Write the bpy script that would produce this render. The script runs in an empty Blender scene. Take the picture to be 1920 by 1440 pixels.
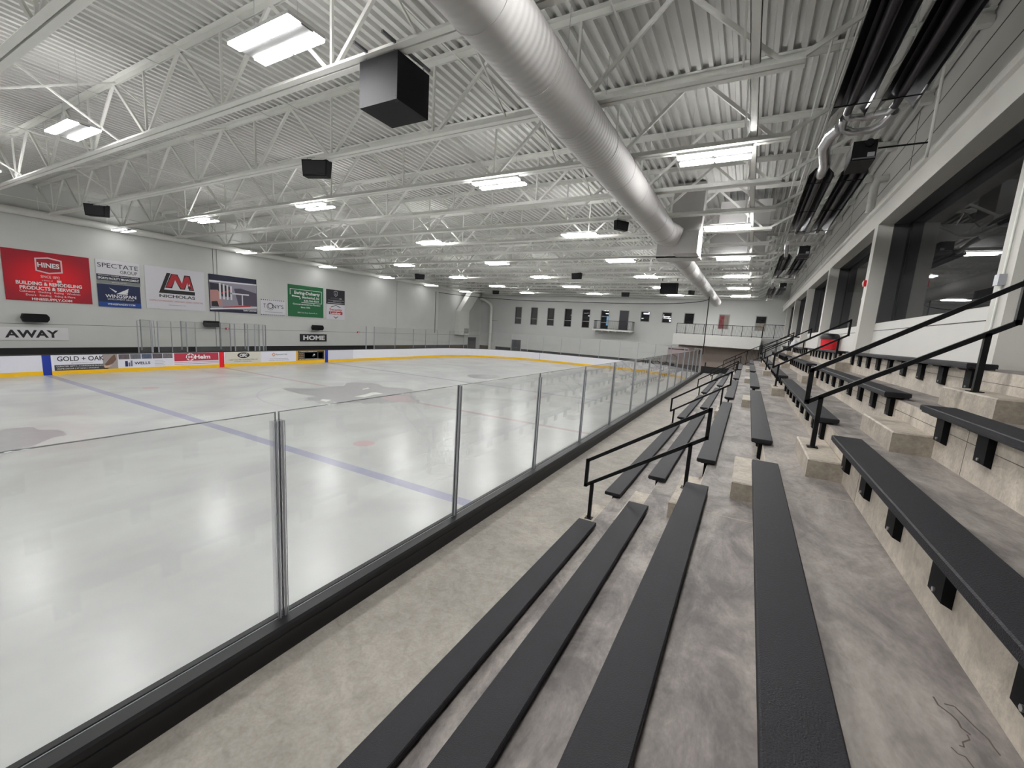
import bpy, math, random
from mathutils import Vector, Matrix
random.seed(7)
SC = bpy.context.scene
COL = SC.collection
# ------------------------------------------------------------------ camera
F, CX, CY = 799.87, 948.24, 740.55
YAW, PITCH, ROLL = .5066, .1567, .0623
cd = bpy.data.cameras.new('camera'); cam = bpy.data.objects.new('camera', cd); COL.objects.link(cam)
cd.sensor_fit = 'HORIZONTAL'; cd.sensor_width = 36; cd.lens = F*36/1920
cd.shift_x = (960-CX)/1920; cd.shift_y = (CY-720)/1920
cd.clip_start = .05; cd.clip_end = 300
fw = Vector((-math.sin(YAW)*math.cos(PITCH), math.cos(YAW)*math.cos(PITCH), -math.sin(PITCH)))
rt = Vector((math.cos(YAW), math.sin(YAW), 0)); up = rt.cross(fw)
r2 = rt*math.cos(ROLL)+up*math.sin(ROLL); u2 = -rt*math.sin(ROLL)+up*math.cos(ROLL)
m = Matrix((r2, u2, -fw)).transposed().to_4x4(); m.translation = (3.2168, -14.7565, 3.628)
cam.matrix_world = m; SC.camera = cam
# ------------------------------------------------------------------ world + exposure
w = bpy.data.worlds.new('world'); SC.world = w; w.use_nodes = True
w.node_tree.nodes['Background'].inputs[0].default_value = (.5, .5, .5, 1)
w.node_tree.nodes['Background'].inputs[1].default_value = .02
SC.view_settings.view_transform = 'Standard'; SC.view_settings.look = 'None'
SC.view_settings.gamma = 1; SC.view_settings.use_curve_mapping = False
SC.view_settings.exposure = 0.64
LAMP = 66.0; UPL = 9.0; WALLDIM = 7.0
SC.cycles.use_light_tree = False; SC.cycles.max_bounces = 6; SC.cycles.diffuse_bounces = 3; SC.cycles.glossy_bounces = 2
SC.cycles.use_adaptive_sampling = True; SC.cycles.adaptive_threshold = .05
SC.cycles.transparent_max_bounces = 16; SC.cycles.transmission_bounces = 4
SC.cycles.caustics_reflective = False; SC.cycles.caustics_refractive = False
SC.cycles.sample_clamp_indirect = 4.0; SC.cycles.use_denoising = True

# ------------------------------------------------------------------ materials
def s2l(c):
    return tuple(((x/255)/12.92 if x/255 <= .04045 else ((x/255+.055)/1.055)**2.4) for x in c)
MATS = {}
def mat(name, col, rough=.6, metal=0., spec=.5, noise=0., nscale=4., bump=0., bscale=60., emit=None, rough2=None, stretch=None):
    if name in MATS: return MATS[name]
    m = bpy.data.materials.new(name); m.use_nodes = True; MATS[name] = m
    nt = m.node_tree; b = nt.nodes['Principled BSDF']
    c = s2l(col)
    b.inputs['Base Color'].default_value = (*c, 1); b.inputs['Roughness'].default_value = rough
    b.inputs['Metallic'].default_value = metal; b.inputs['Specular IOR Level'].default_value = spec
    tc = nt.nodes.new('ShaderNodeTexCoord'); src = tc.outputs['Object']
    if stretch:
        mp = nt.nodes.new('ShaderNodeMapping'); mp.inputs['Scale'].default_value = stretch
        nt.links.new(src, mp.inputs[0]); src = mp.outputs[0]
    n = nt.nodes.new('ShaderNodeTexNoise'); n.inputs['Scale'].default_value = nscale
    n.inputs['Detail'].default_value = 2 if noise < .1 else 4; nt.links.new(src, n.inputs['Vector'])
    mx = nt.nodes.new('ShaderNodeMixRGB'); nt.links.new(n.outputs['Fac'], mx.inputs[0])
    k = max(noise, .015)
    mx.inputs[1].default_value = (*[x*(1-k) for x in c], 1); mx.inputs[2].default_value = (*[min(1, x*(1+k)) for x in c], 1)
    nt.links.new(mx.outputs[0], b.inputs['Base Color'])
    if bump:
        n2 = nt.nodes.new('ShaderNodeTexNoise'); n2.inputs['Scale'].default_value = bscale; n2.inputs['Detail'].default_value = 1
        nt.links.new(src, n2.inputs['Vector'])
        bp = nt.nodes.new('ShaderNodeBump'); bp.inputs['Strength'].default_value = bump; bp.inputs['Distance'].default_value = .01
        nt.links.new(n2.outputs['Fac'], bp.inputs['Height']); nt.links.new(bp.outputs[0], b.inputs['Normal'])
    if emit:
        b.inputs['Emission Color'].default_value = (*emit[:3], 1); b.inputs['Emission Strength'].default_value = emit[3]
    return m

def concrete(name, light, dark, blot=1.0, streak=(1, 1, 1), rough=.6):
    m = bpy.data.materials.new(name); m.use_nodes = True; MATS[name] = m
    nt = m.node_tree; b = nt.nodes['Principled BSDF']; L = nt.links.new
    tc = nt.nodes.new('ShaderNodeTexCoord')
    mp = nt.nodes.new('ShaderNodeMapping'); mp.inputs['Scale'].default_value = streak; L(tc.outputs['Object'], mp.inputs[0])
    n1 = nt.nodes.new('ShaderNodeTexNoise'); n1.inputs['Scale'].default_value = 1.1*blot; n1.inputs['Detail'].default_value = 6; n1.inputs['Roughness'].default_value = .68; n1.inputs['Distortion'].default_value = .6
    n2 = nt.nodes.new('ShaderNodeTexNoise'); n2.inputs['Scale'].default_value = 45; n2.inputs['Detail'].default_value = 2
    n3 = nt.nodes.new('ShaderNodeTexNoise'); n3.inputs['Scale'].default_value = 6*blot; n3.inputs['Detail'].default_value = 4; n3.inputs['Distortion'].default_value = 1.2
    for n in (n1, n2, n3): L(mp.outputs[0], n.inputs['Vector'])
    cr = nt.nodes.new('ShaderNodeValToRGB'); L(n1.outputs['Fac'], cr.inputs[0])
    cr.color_ramp.elements[0].position = .38; cr.color_ramp.elements[0].color = (*s2l(dark), 1)
    cr.color_ramp.elements[1].position = .62; cr.color_ramp.elements[1].color = (*s2l(light), 1)
    mx = nt.nodes.new('ShaderNodeMixRGB'); mx.blend_type = 'MULTIPLY'; mx.inputs[0].default_value = .45
    c2 = nt.nodes.new('ShaderNodeValToRGB'); L(n3.outputs['Fac'], c2.inputs[0])
    c2.color_ramp.elements[0].position = .3; c2.color_ramp.elements[0].color = (.55, .54, .53, 1)
    c2.color_ramp.elements[1].position = .6; c2.color_ramp.elements[1].color = (1, 1, 1, 1)
    L(cr.outputs[0], mx.inputs[1]); L(c2.outputs[0], mx.inputs[2])
    m3 = nt.nodes.new('ShaderNodeMixRGB'); m3.blend_type = 'MULTIPLY'; m3.inputs[0].default_value = .3
    c3 = nt.nodes.new('ShaderNodeValToRGB'); L(n2.outputs['Fac'], c3.inputs[0])
    c3.color_ramp.elements[0].position = .3; c3.color_ramp.elements[0].color = (.55, .55, .55, 1); c3.color_ramp.elements[1].position = .65
    L(mx.outputs[0], m3.inputs[1]); L(c3.outputs[0], m3.inputs[2])
    L(m3.outputs[0], b.inputs['Base Color']); b.inputs['Roughness'].default_value = rough
    bp = nt.nodes.new('ShaderNodeBump'); bp.inputs['Strength'].default_value = .25; bp.inputs['Distance'].default_value = .01
    L(n2.outputs['Fac'], bp.inputs['Height']); L(bp.outputs[0], b.inputs['Normal'])
    return m

WHITE = mat('painted steel white', (234, 234, 229), .5, noise=.04)
DECK = mat('painted roof deck', (217, 217, 213), .55, noise=.05, nscale=1.5)
WALLL = mat('painted precast wall', (208, 209, 206), .8, noise=.06, nscale=.8, bump=.15, bscale=30)
WALLF = mat('far wall paint', (208, 209, 207), .8, noise=.05, nscale=.8, bump=.15, bscale=30)
WALLD = mat('grey painted wall', (168, 168, 166), .8, noise=.06, nscale=.8, bump=.15, bscale=30)
WALLR = mat('white painted wall', (208, 206, 202), .75, noise=.05, nscale=1, bump=.15, bscale=30)
PILLAR = mat('pillar paint', (204, 202, 196), .75, noise=.05, nscale=1, bump=.2, bscale=40)
JOINT = mat('dark joint', (70, 70, 70), .9)
BLACK = mat('black painted steel', (10, 10, 12), .5, spec=.22)
BLACKB = mat('black vinyl base', (16, 16, 18), .5)
PLANK = mat('black rubber plank', (27, 26, 31), .62, spec=.3, noise=.22, nscale=3, bump=.35, bscale=160)
PLANKE = mat('plank edge', (24, 23, 27), .6)
BRKT = mat('bracket black', (7, 7, 9), .7, spec=.2)
BOLT = mat('zinc bolt', (190, 190, 190), .3, metal=.9)
BOARDW = mat('board white plastic', (226, 226, 232), .35, noise=.02)
YEL = mat('yellow kick plate', (236, 186, 20), .4)
BLUE = mat('blue plastic', (20, 50, 150), .4)
RED = mat('red plastic', (214, 18, 36), .4)
SILL = mat('black sill plastic', (30, 30, 32), .45, spec=.4, noise=.15, nscale=20)
SILLD = mat('black board side', (11, 11, 14), .5)
ALU = mat('aluminium', (168, 170, 176), .4, metal=.2)
GASK = mat('grey gasket', (105, 105, 110), .5)
SPK = mat('speaker black', (18, 18, 22), .6, spec=.2, noise=.1, nscale=30)
SPKG = mat('speaker grille', (20, 20, 25), .7, bump=.4, bscale=200)
HEATM = mat('heater reflector', (58, 56, 62), .28, metal=.9, noise=.2, nscale=2, stretch=(8, .5, 8))
HEATT = mat('heater tube', (46, 42, 48), .4, metal=.5)
GALV = mat('galvanised', (200, 200, 202), .28, metal=.9, noise=.15, nscale=12)
DUCTM = mat('painted spiral duct', (172, 170, 168), .6, noise=.03)
_nt = DUCTM.node_tree; _tc = _nt.nodes.new('ShaderNodeTexCoord'); _wv = _nt.nodes.new('ShaderNodeTexWave'); _wv.bands_direction = 'Y'; _wv.inputs['Scale'].default_value = 2.4; _wv.inputs['Distortion'].default_value = 1.2; _wv.inputs['Detail Scale'].default_value = .6
_nt.links.new(_tc.outputs['Object'], _wv.inputs['Vector']); _bp = _nt.nodes.new('ShaderNodeBump'); _bp.inputs['Strength'].default_value = .35; _bp.inputs['Distance'].default_value = .02
_nt.links.new(_wv.outputs['Fac'], _bp.inputs['Height']); _nt.links.new(_bp.outputs[0], _nt.nodes['Principled BSDF'].inputs['Normal'])
DOORM = mat('dark door', (44, 44, 54), .5)
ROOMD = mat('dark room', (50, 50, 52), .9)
TRIM = mat('window trim', (170, 170, 168), .6)
WFRAME = mat('dark window frame', (66, 66, 68), .5)
WHITET = mat('lettering white', (235, 235, 235), .6)
BLACKT = mat('lettering black', (32, 32, 34), .6)
REDT = mat('lettering red', (178, 44, 54), .6)
CONCW = concrete('walkway concrete', (160, 153, 145), (142, 136, 129), 1.3)
CONCT = concrete('tread concrete', (152, 144, 139), (100, 94, 92), 1.3, (1.6, .8, 1))
CONCR = concrete('riser concrete', (204, 194, 180), (180, 171, 159), 1.6)
CONCB = concrete('block concrete', (184, 174, 160), (160, 151, 139), 3)
CONCF = concrete('floor concrete', (140, 138, 134), (110, 108, 106), 1)

def glassmat(name, tint, extra=0.0, ior=1.45):
    m = bpy.data.materials.new(name); m.use_nodes = True; nt = m.node_tree; L = nt.links.new
    for n in list(nt.nodes): nt.nodes.remove(n)
    o = nt.nodes.new('ShaderNodeOutputMaterial'); mx = nt.nodes.new('ShaderNodeMixShader')
    t = nt.nodes.new('ShaderNodeBsdfTransparent'); t.inputs[0].default_value = (*tint, 1)
    g = nt.nodes.new('ShaderNodeBsdfGlossy'); g.inputs['Roughness'].default_value = .35 if name == 'glass edge' else .015
    lw = nt.nodes.new('ShaderNodeLayerWeight'); lw.inputs[0].default_value = .5
    pw = nt.nodes.new('ShaderNodeMath'); pw.operation = 'POWER'; pw.inputs[1].default_value = 5.0; L(lw.outputs['Facing'], pw.inputs[0])
    fr = nt.nodes.new('ShaderNodeMath'); fr.operation = 'MULTIPLY_ADD'; r0 = ((ior-1)/(ior+1))**2; fr.inputs[1].default_value = .9-r0; fr.inputs[2].default_value = r0; L(pw.outputs[0], fr.inputs[0])
    L(fr.outputs[0], mx.inputs[0]); L(t.outputs[0], mx.inputs[1]); L(g.outputs[0], mx.inputs[2])
    if extra:
        d = nt.nodes.new('ShaderNodeBsdfDiffuse'); d.inputs[0].default_value = (.6, .6, .62, 1)
        m2 = nt.nodes.new('ShaderNodeMixShader'); m2.inputs[0].default_value = extra; L(mx.outputs[0], m2.inputs[1]); L(d.outputs[0], m2.inputs[2])
        L(m2.outputs[0], o.inputs[0])
    else: L(mx.outputs[0], o.inputs[0])
    MATS[name] = m; return m
GLASS = glassmat('rink glass', (.965, .97, .965), .02)
WGLASS = glassmat('window glass', (.55, .56, .58), .02, 1.5)
CLEARP = glassmat('clear gasket', (.94, .935, .95), .1)
def netmat():
    m = bpy.data.materials.new('puck netting'); m.use_nodes = True; nt = m.node_tree; L = nt.links.new
    b = nt.nodes['Principled BSDF']; b.inputs['Base Color'].default_value = (.02, .02, .02, 1); b.inputs['Alpha'].default_value = .13
    b.inputs['Specular IOR Level'].default_value = 0; return m
NET = netmat()

# ------------------------------------------------------------------ mesh helpers
class MB:
    def __init__(s): s.v = []; s.f = []; s.mi = []; s.mats = []; s.sm = []
    def _m(s, m):
        if m not in s.mats: s.mats.append(m)
        return s.mats.index(m)
    def add(s, vs, fs, m, smooth=False):
        o = len(s.v); s.v += [tuple(v) for v in vs]; k = s._m(m)
        for f in fs: s.f.append([i+o for i in f]); s.mi.append(k); s.sm.append(smooth)
        return s
    def box(s, x0, y0, z0, x1, y1, z1, m):
        x0, x1 = min(x0, x1), max(x0, x1); y0, y1 = min(y0, y1), max(y0, y1); z0, z1 = min(z0, z1), max(z0, z1)
        vs = [(x, y, z) for x in (x0, x1) for y in (y0, y1) for z in (z0, z1)]
        return s.add(vs, [(0, 1, 3, 2), (4, 6, 7, 5), (0, 4, 5, 1), (2, 3, 7, 6), (0, 2, 6, 4), (1, 5, 7, 3)], m)
    def bbox(s, x0, y0, z0, x1, y1, z1, m, b=.006):
        # box with chamfered top edges
        vs = [(x0, y0, z0), (x1, y0, z0), (x1, y1, z0), (x0, y1, z0), (x0, y0, z1-b), (x1, y0, z1-b), (x1, y1, z1-b), (x0, y1, z1-b),
              (x0+b, y0+b, z1), (x1-b, y0+b, z1), (x1-b, y1-b, z1), (x0+b, y1-b, z1)]
        fs = [(3, 2, 1, 0), (8, 9, 10, 11)]
        for i in range(4):
            j = (i+1) % 4; fs += [(i, j, j+4, i+4), (i+4, j+4, j+8, i+8)]
        return s.add(vs, fs, m)
    def prism(s, pts, axis, a, b, m):
        # pts: 2D polygon; axis: extrude axis
        def P(p, t): return {'x': (t, p[0], p[1]), 'y': (p[0], t, p[1]), 'z': (p[0], p[1], t)}[axis]
        n = len(pts); vs = [P(p, a) for p in pts]+[P(p, b) for p in pts]
        fs = [tuple(range(n)), tuple(range(2*n-1, n-1, -1))]+[(i, i+n, (i+1) % n+n, (i+1) % n) for i in range(n)]
        return s.add(vs, fs, m)
    def bar(s, p, q, w, h, m, up=(0, 0, 1)):
        p = Vector(p); q = Vector(q); d = (q-p).normalized(); u = Vector(up)
        if abs(d.dot(u)) > .98: u = Vector((0, 1, 0))
        a = d.cross(u).normalized(); u = a.cross(d).normalized()
        vs = [c+a*i*w/2+u*j*h/2 for c in (p, q) for i, j in ((-1, -1), (1, -1), (1, 1), (-1, 1))]
        return s.add(vs, [(3, 2, 1, 0), (4, 5, 6, 7), (0, 1, 5, 4), (1, 2, 6, 5), (2, 3, 7, 6), (3, 0, 4, 7)], m)
    def tube(s, pts, r, m, n=12, cap=True):
        pts = [Vector(p) for p in pts]; rings = []; u = None
        for i, p in enumerate(pts):
            d = ((pts[min(i+1, len(pts)-1)]-p).normalized()+(p-pts[max(i-1, 0)]).normalized())
            d = d.normalized() if d.length > 1e-6 else (pts[1]-pts[0]).normalized()
            if u is None: u = d.orthogonal().normalized()
            u = (u-d*u.dot(d)).normalized(); v = d.cross(u)
            rr = r[i] if isinstance(r, (list, tuple)) else r
            rings.append([p+(u*math.cos(t)+v*math.sin(t))*rr for t in [2*math.pi*k/n for k in range(n)]])
        vs = [x for R in rings for x in R]
        fs = [(i*n+k, i*n+(k+1) % n, (i+1)*n+(k+1) % n, (i+1)*n+k) for i in range(len(pts)-1) for k in range(n)]
        s.add(vs, fs, m, True)
        if cap: s.add(rings[0], [tuple(range(n))[::-1]], m); s.add(rings[-1], [tuple(range(n))], m)
        return s
    def mesh(s, name):
        me = bpy.data.meshes.new(name); me.from_pydata(s.v, [], s.f)
        for m in s.mats: me.materials.append(m)
        me.polygons.foreach_set('material_index', s.mi); me.polygons.foreach_set('use_smooth', s.sm); me.update()
        return me
    def build(s, name, parent=None, loc=(0, 0, 0)):
        o = bpy.data.objects.new(name, s.mesh(name)); COL.objects.link(o)
        if parent: o.parent = parent
        o.location = loc; return o
def tag(o, label, cat, group=None):
    o['label'] = label; o['category'] = cat
    if group: o['group'] = group
    return o
def thing(name, label, cat, loc=(0, 0, 0), group=None):
    o = bpy.data.objects.new(name, None); o.empty_display_size = .1; COL.objects.link(o); o.location = loc
    return tag(o, label, cat, group)
def struct(o): o['kind'] = 'structure'; return o
def dup(src, label=None, loc=None, group=None, rotz=None):
    def cp(o, par):
        c = o.copy(); COL.objects.link(c)
        if par: c.parent = par
        for ch in [x for x in KIDS.get(o, [])]: cp(ch, c)
        return c
    global KIDS
    KIDS = {}
    def collect(o):
        KIDS[o] = list(o.children)
        for c in o.children: collect(c)
    collect(src); r = cp(src, None)
    if label: r['label'] = label
    if loc is not None: r.location = loc
    if group: r['group'] = group
    if rotz is not None: r.rotation_euler = (0, 0, rotz)
    return r
def text(body, w, h, m, name='lettering', parent=None, org=(0, 0, 0), face='+x', shear=0, bold=.0, depth=.004, bend=None, align='c'):
    cu = bpy.data.curves.new('t', 'FONT'); cu.body = body; cu.size = 1; cu.shear = shear; cu.offset = bold; cu.resolution_u = 3
    ob = bpy.data.objects.new('t', cu); COL.objects.link(ob)
    bpy.context.view_layer.update()
    me = bpy.data.meshes.new_from_object(ob.evaluated_get(bpy.context.evaluated_depsgraph_get()))
    bpy.data.objects.remove(ob)
    xs = [v.co.x for v in me.vertices]; ys = [v.co.y for v in me.vertices]
    x0, x1, y0, y1 = min(xs), max(xs), min(ys), max(ys)
    if h is None: h = w/(x1-x0)*(y1-y0)
    for v in me.vertices:
        a = (v.co.x-x0)/(x1-x0); b = (v.co.y-y0)/(y1-y0)
        X = (a-(.5 if align == 'c' else 0))*w; Z = (b-.5)*h
        if bend: Z += bend(a)
        v.co = {'+x': (0, X, Z), '-y': (X, 0, Z), '-x': (0, -X, Z)}[face]
    me.materials.clear(); me.materials.append(m)
    o = bpy.data.objects.new(name, me); COL.objects.link(o); o.location = org
    if parent: o.parent = parent
    return o
ORD = ['first', 'second', 'third', 'fourth', 'fifth', 'sixth', 'seventh', 'eighth', 'ninth', 'tenth', 'eleventh', 'twelfth', 'thirteenth', 'fourteenth',
       'fifteenth', 'sixteenth', 'seventeenth', 'eighteenth', 'nineteenth', 'twentieth', 'twenty-first', 'twenty-second', 'twenty-third', 'twenty-fourth']

# ------------------------------------------------------------------ room shell
RW = 25.91; XL = -31.0; YE = 38.0; YN = -19.0; XR = 6.2; ZD = 9.6
struct(MB().box(XL, YN, -.3, .2, YE, -.02, CONCF).box(.2, 25.2, -.3, 12, YE, -.02, CONCF).build('floor'))
# left wall with panel joints
b = MB().box(XL-.3, YN, -.3, XL, YE, 10.2, WALLL); struct(b.build('wall_left'))
b = MB().box(XL, YN, 2.215, XL+.004, YE, 2.235, JOINT)
for y in (-15, 2.35, 2.6, 20.9):
    b.box(XL, y, .9, XL+.004, y+.035, 8, JOINT)
struct(b.build('trim_1'))
struct(MB().box(XL, YN, 0, XL+.05, 34.9, .92, BLACKB).build('baseboard_left'))
# far wall with window openings cut out as separate slabs
wins = []          # x0,x1,z0,z1,kind
for x in (-25.3, -22.9, -20.45, -18.03, -15.6): wins.append((x, x+.92, 4.25, 6.47, 'tall'))
wins.append((-13.2, -12.25, 4.22, 6.43, 'open'))
for x in (-8.35, -5.9, -3.5): wins.append((x, x+.95, 5.35, 6.44, 'small'))
wins.append((.05, 1.0, 4.95, 6.43, 'red')); wins.append((3.56, 4.46, 4.95, 6.4, 'tan'))
b = MB(); xs = XL-.3
for (x0, x1, z0, z1, k) in wins:
    b.box(xs, YE, -.3, x0, YE+.3, 10.2, WALLF)
    b.box(x0, YE, -.3, x1, YE+.3, z0, WALLF); b.box(x0, YE, z1, x1, YE+.3, 10.2, WALLF); xs = x1
b.box(xs, YE, -.3, 12, YE+.3, 10.2, WALLF)
struct(b.build('wall_far'))
b = MB().box(-28.2, YE-.05, 0, -25.75, YE, .88, BLACKB).box(-30.9, YE-.05, 0, -29.3, YE, .88, BLACKB)
b.box(-24.1, YE-.05, 0, -4, YE, .82, BLACKB); struct(b.build('baseboard_far'))
struct(MB().box(XL-.3, YN-.3, -.3, 12, YN, 10.2, WALLL).build('wall_near'))
glowc = mat('lit tube beyond window', (255, 255, 255), emit=(1, 1, 1, 3))
cyanm = mat('daylight beyond window', (120, 200, 255), emit=(.25, .6, .9, 1.4))
for i, (x0, x1, z0, z1, k) in enumerate(wins):
    t = bpy.data.objects.new('window_%d' % (i+1), None); COL.objects.link(t); struct(t); t.location = (x0, YE, z0)
    W, H = x1-x0, z1-z0
    f = MB(); e = .07
    for a in ((-e, 0, 0, H), (W, 0, W+e, H), (-e, -e, W+e, 0), (-e, H, W+e, H+e)):
        f.box(a[0], -.03, a[1], a[2], .12, a[3], TRIM)
    if k == 'tall' or k == 'open': f.box(0, .02, .72, W, .1, .8, TRIM)
    f.build('window_frame', t)
    MB().box(0, .08, 0, W, .1, H, WGLASS).build('pane', t)
    back = {'tall': mat('tall blind glow', (88, 88, 80), .8, emit=(.1, .1, .085, .6)) if i < 3 else mat('dim office', (58, 58, 56), .8), 'open': mat('dark office', (24, 26, 36), .9), 'small': mat('dark office 2', (22, 22, 28), .9),  # blind glows faintly: room light put into its colour
            'red': mat('tan office glow', (150, 138, 122), .9, emit=(.3, .27, .22, 1)), 'tan': mat('tan office glow', (150, 138, 122), .9)}[k]  # tan walls glow in place of a lamp inside the office
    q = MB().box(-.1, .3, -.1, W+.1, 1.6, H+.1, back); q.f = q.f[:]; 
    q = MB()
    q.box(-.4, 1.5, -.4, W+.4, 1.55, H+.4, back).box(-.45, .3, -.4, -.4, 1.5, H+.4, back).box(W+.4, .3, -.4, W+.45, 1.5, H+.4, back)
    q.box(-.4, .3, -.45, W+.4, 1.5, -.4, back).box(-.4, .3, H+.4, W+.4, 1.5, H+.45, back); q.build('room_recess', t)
    if k == 'red': MB().box(-.3, 1.3, -.2, W*.45, 1.4, H, mat('red cabinet glow', (150, 60, 62), .7, emit=(.26, .08, .08, 1))).build('red_cabinet', t)  # cabinet glows as well, office light put into its colour
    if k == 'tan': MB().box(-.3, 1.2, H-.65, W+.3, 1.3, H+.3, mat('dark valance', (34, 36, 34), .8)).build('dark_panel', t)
    if k == 'open':
        MB().box(W*.35, 1.35, .45, W*.98, 1.4, H*.72, cyanm).build('bright_opening', t)
        MB().box(W*.2, 1.2, H-.35, W*.7, 1.3, H-.25, glowc).build('ceiling_tube', t)
    if i in (3, 4): MB().box(W*.35, 1.2, H-.75, W*1.05, 1.3, H-.66, glowc).build('ceiling_tube', t)
    if i == 6: MB().box(0, 1.2, H-.2, W, 1.3, H-.04, glowc).build('ceiling_tube', t)
    if i == 7:
        MB().box(-.1, 1.2, H*.46, W*.95, 1.3, H*.53, glowc).box(W*.6, 1.2, .14, W*.95, 1.3, .36, glowc).build('ceiling_tube', t)
# right wall: knee wall, pillars, header beam, upper wall
XP = 5.8; NP = [-15.1+7.75*k for k in range(7)]
XB = 6.12
b = MB()
b.box(XB, YN, 3.3, 6.6, YE, 4.33, WALLR)                # knee wall
b.box(XB, YN, 6.98, 6.6, YE, 7.3, WALLR)
b.box(XR, YN, 7.3, 6.6, YE, 10.2, WALLR)                # upper wall
struct(b.build('wall_right'))
b = MB()
b.prism([(XP, 6.93), (XP, 7.36), (XP-.05, 7.40), (XP-.07, 7.46), (XP-.05, 7.53), (XP, 7.57), (XR, 7.62), (XR, 6.93)], 'y', YN, YE, PILLAR)
struct(b.build('trim_2'))
b = MB()
for z in (8.05, 8.52, 9.13): b.box(XR-.004, YN, z, XR, YE, z+.022, JOINT)
b.box(XB-.004, YN, 4.14, XB, YE, 4.155, JOINT)
for y in NP: b.box(XR-.004, y-.05, 7.62, XR, y-.02, 9.6, JOINT)
struct(b.build('trim_3'))
for k, y in enumerate(NP):
    o = MB().box(XP, y, 3.2, XR+.3, y+.4, 6.93, PILLAR).build('pillar'); struct(o)
for k in range(len(NP)-1):
    y0, y1 = NP[k]+.4, NP[k+1]
    t = bpy.data.objects.new('window_%d' % (k+20), None); COL.objects.link(t); struct(t); t.location = (XB, y0, 4.33)
    W, H = y1-y0, 6.98-4.33; f = MB(); e = .07
    f.box(0, 0, -.0, .34, e, H, WFRAME).box(0, W-e, 0, .34, W, H, WFRAME).box(0, 0, H-e, .34, W, H, WFRAME).box(.0, 0, 0, .34, W, .02, PILLAR)
    f.build('window_frame', t)
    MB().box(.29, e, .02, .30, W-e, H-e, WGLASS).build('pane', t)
# dim lounge behind the big windows
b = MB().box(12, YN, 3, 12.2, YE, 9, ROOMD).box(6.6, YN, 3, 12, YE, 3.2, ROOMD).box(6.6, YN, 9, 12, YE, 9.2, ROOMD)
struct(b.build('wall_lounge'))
# ceiling deck (corrugated)
b = MB(); per = .2455; x = XL; pts = []
while x < XR+.05:
    pts += [(x, ZD), (x+.09, ZD), (x+.115, ZD+.09), (x+.22, ZD+.09)]; x += per
pts.append((x, ZD)); vs = []; fs = []
for (px, pz) in pts: vs += [(px, YN, pz), (px, YE, pz)]
for i in range(len(pts)-1): fs.append((2*i, 2*i+1, 2*i+3, 2*i+2))
b.add(vs, fs, DECK); b.box(XL-.3, YN-.3, 9.9, 12, YE+.3, 10.1, ROOMD)
struct(b.build('ceiling'))

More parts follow.
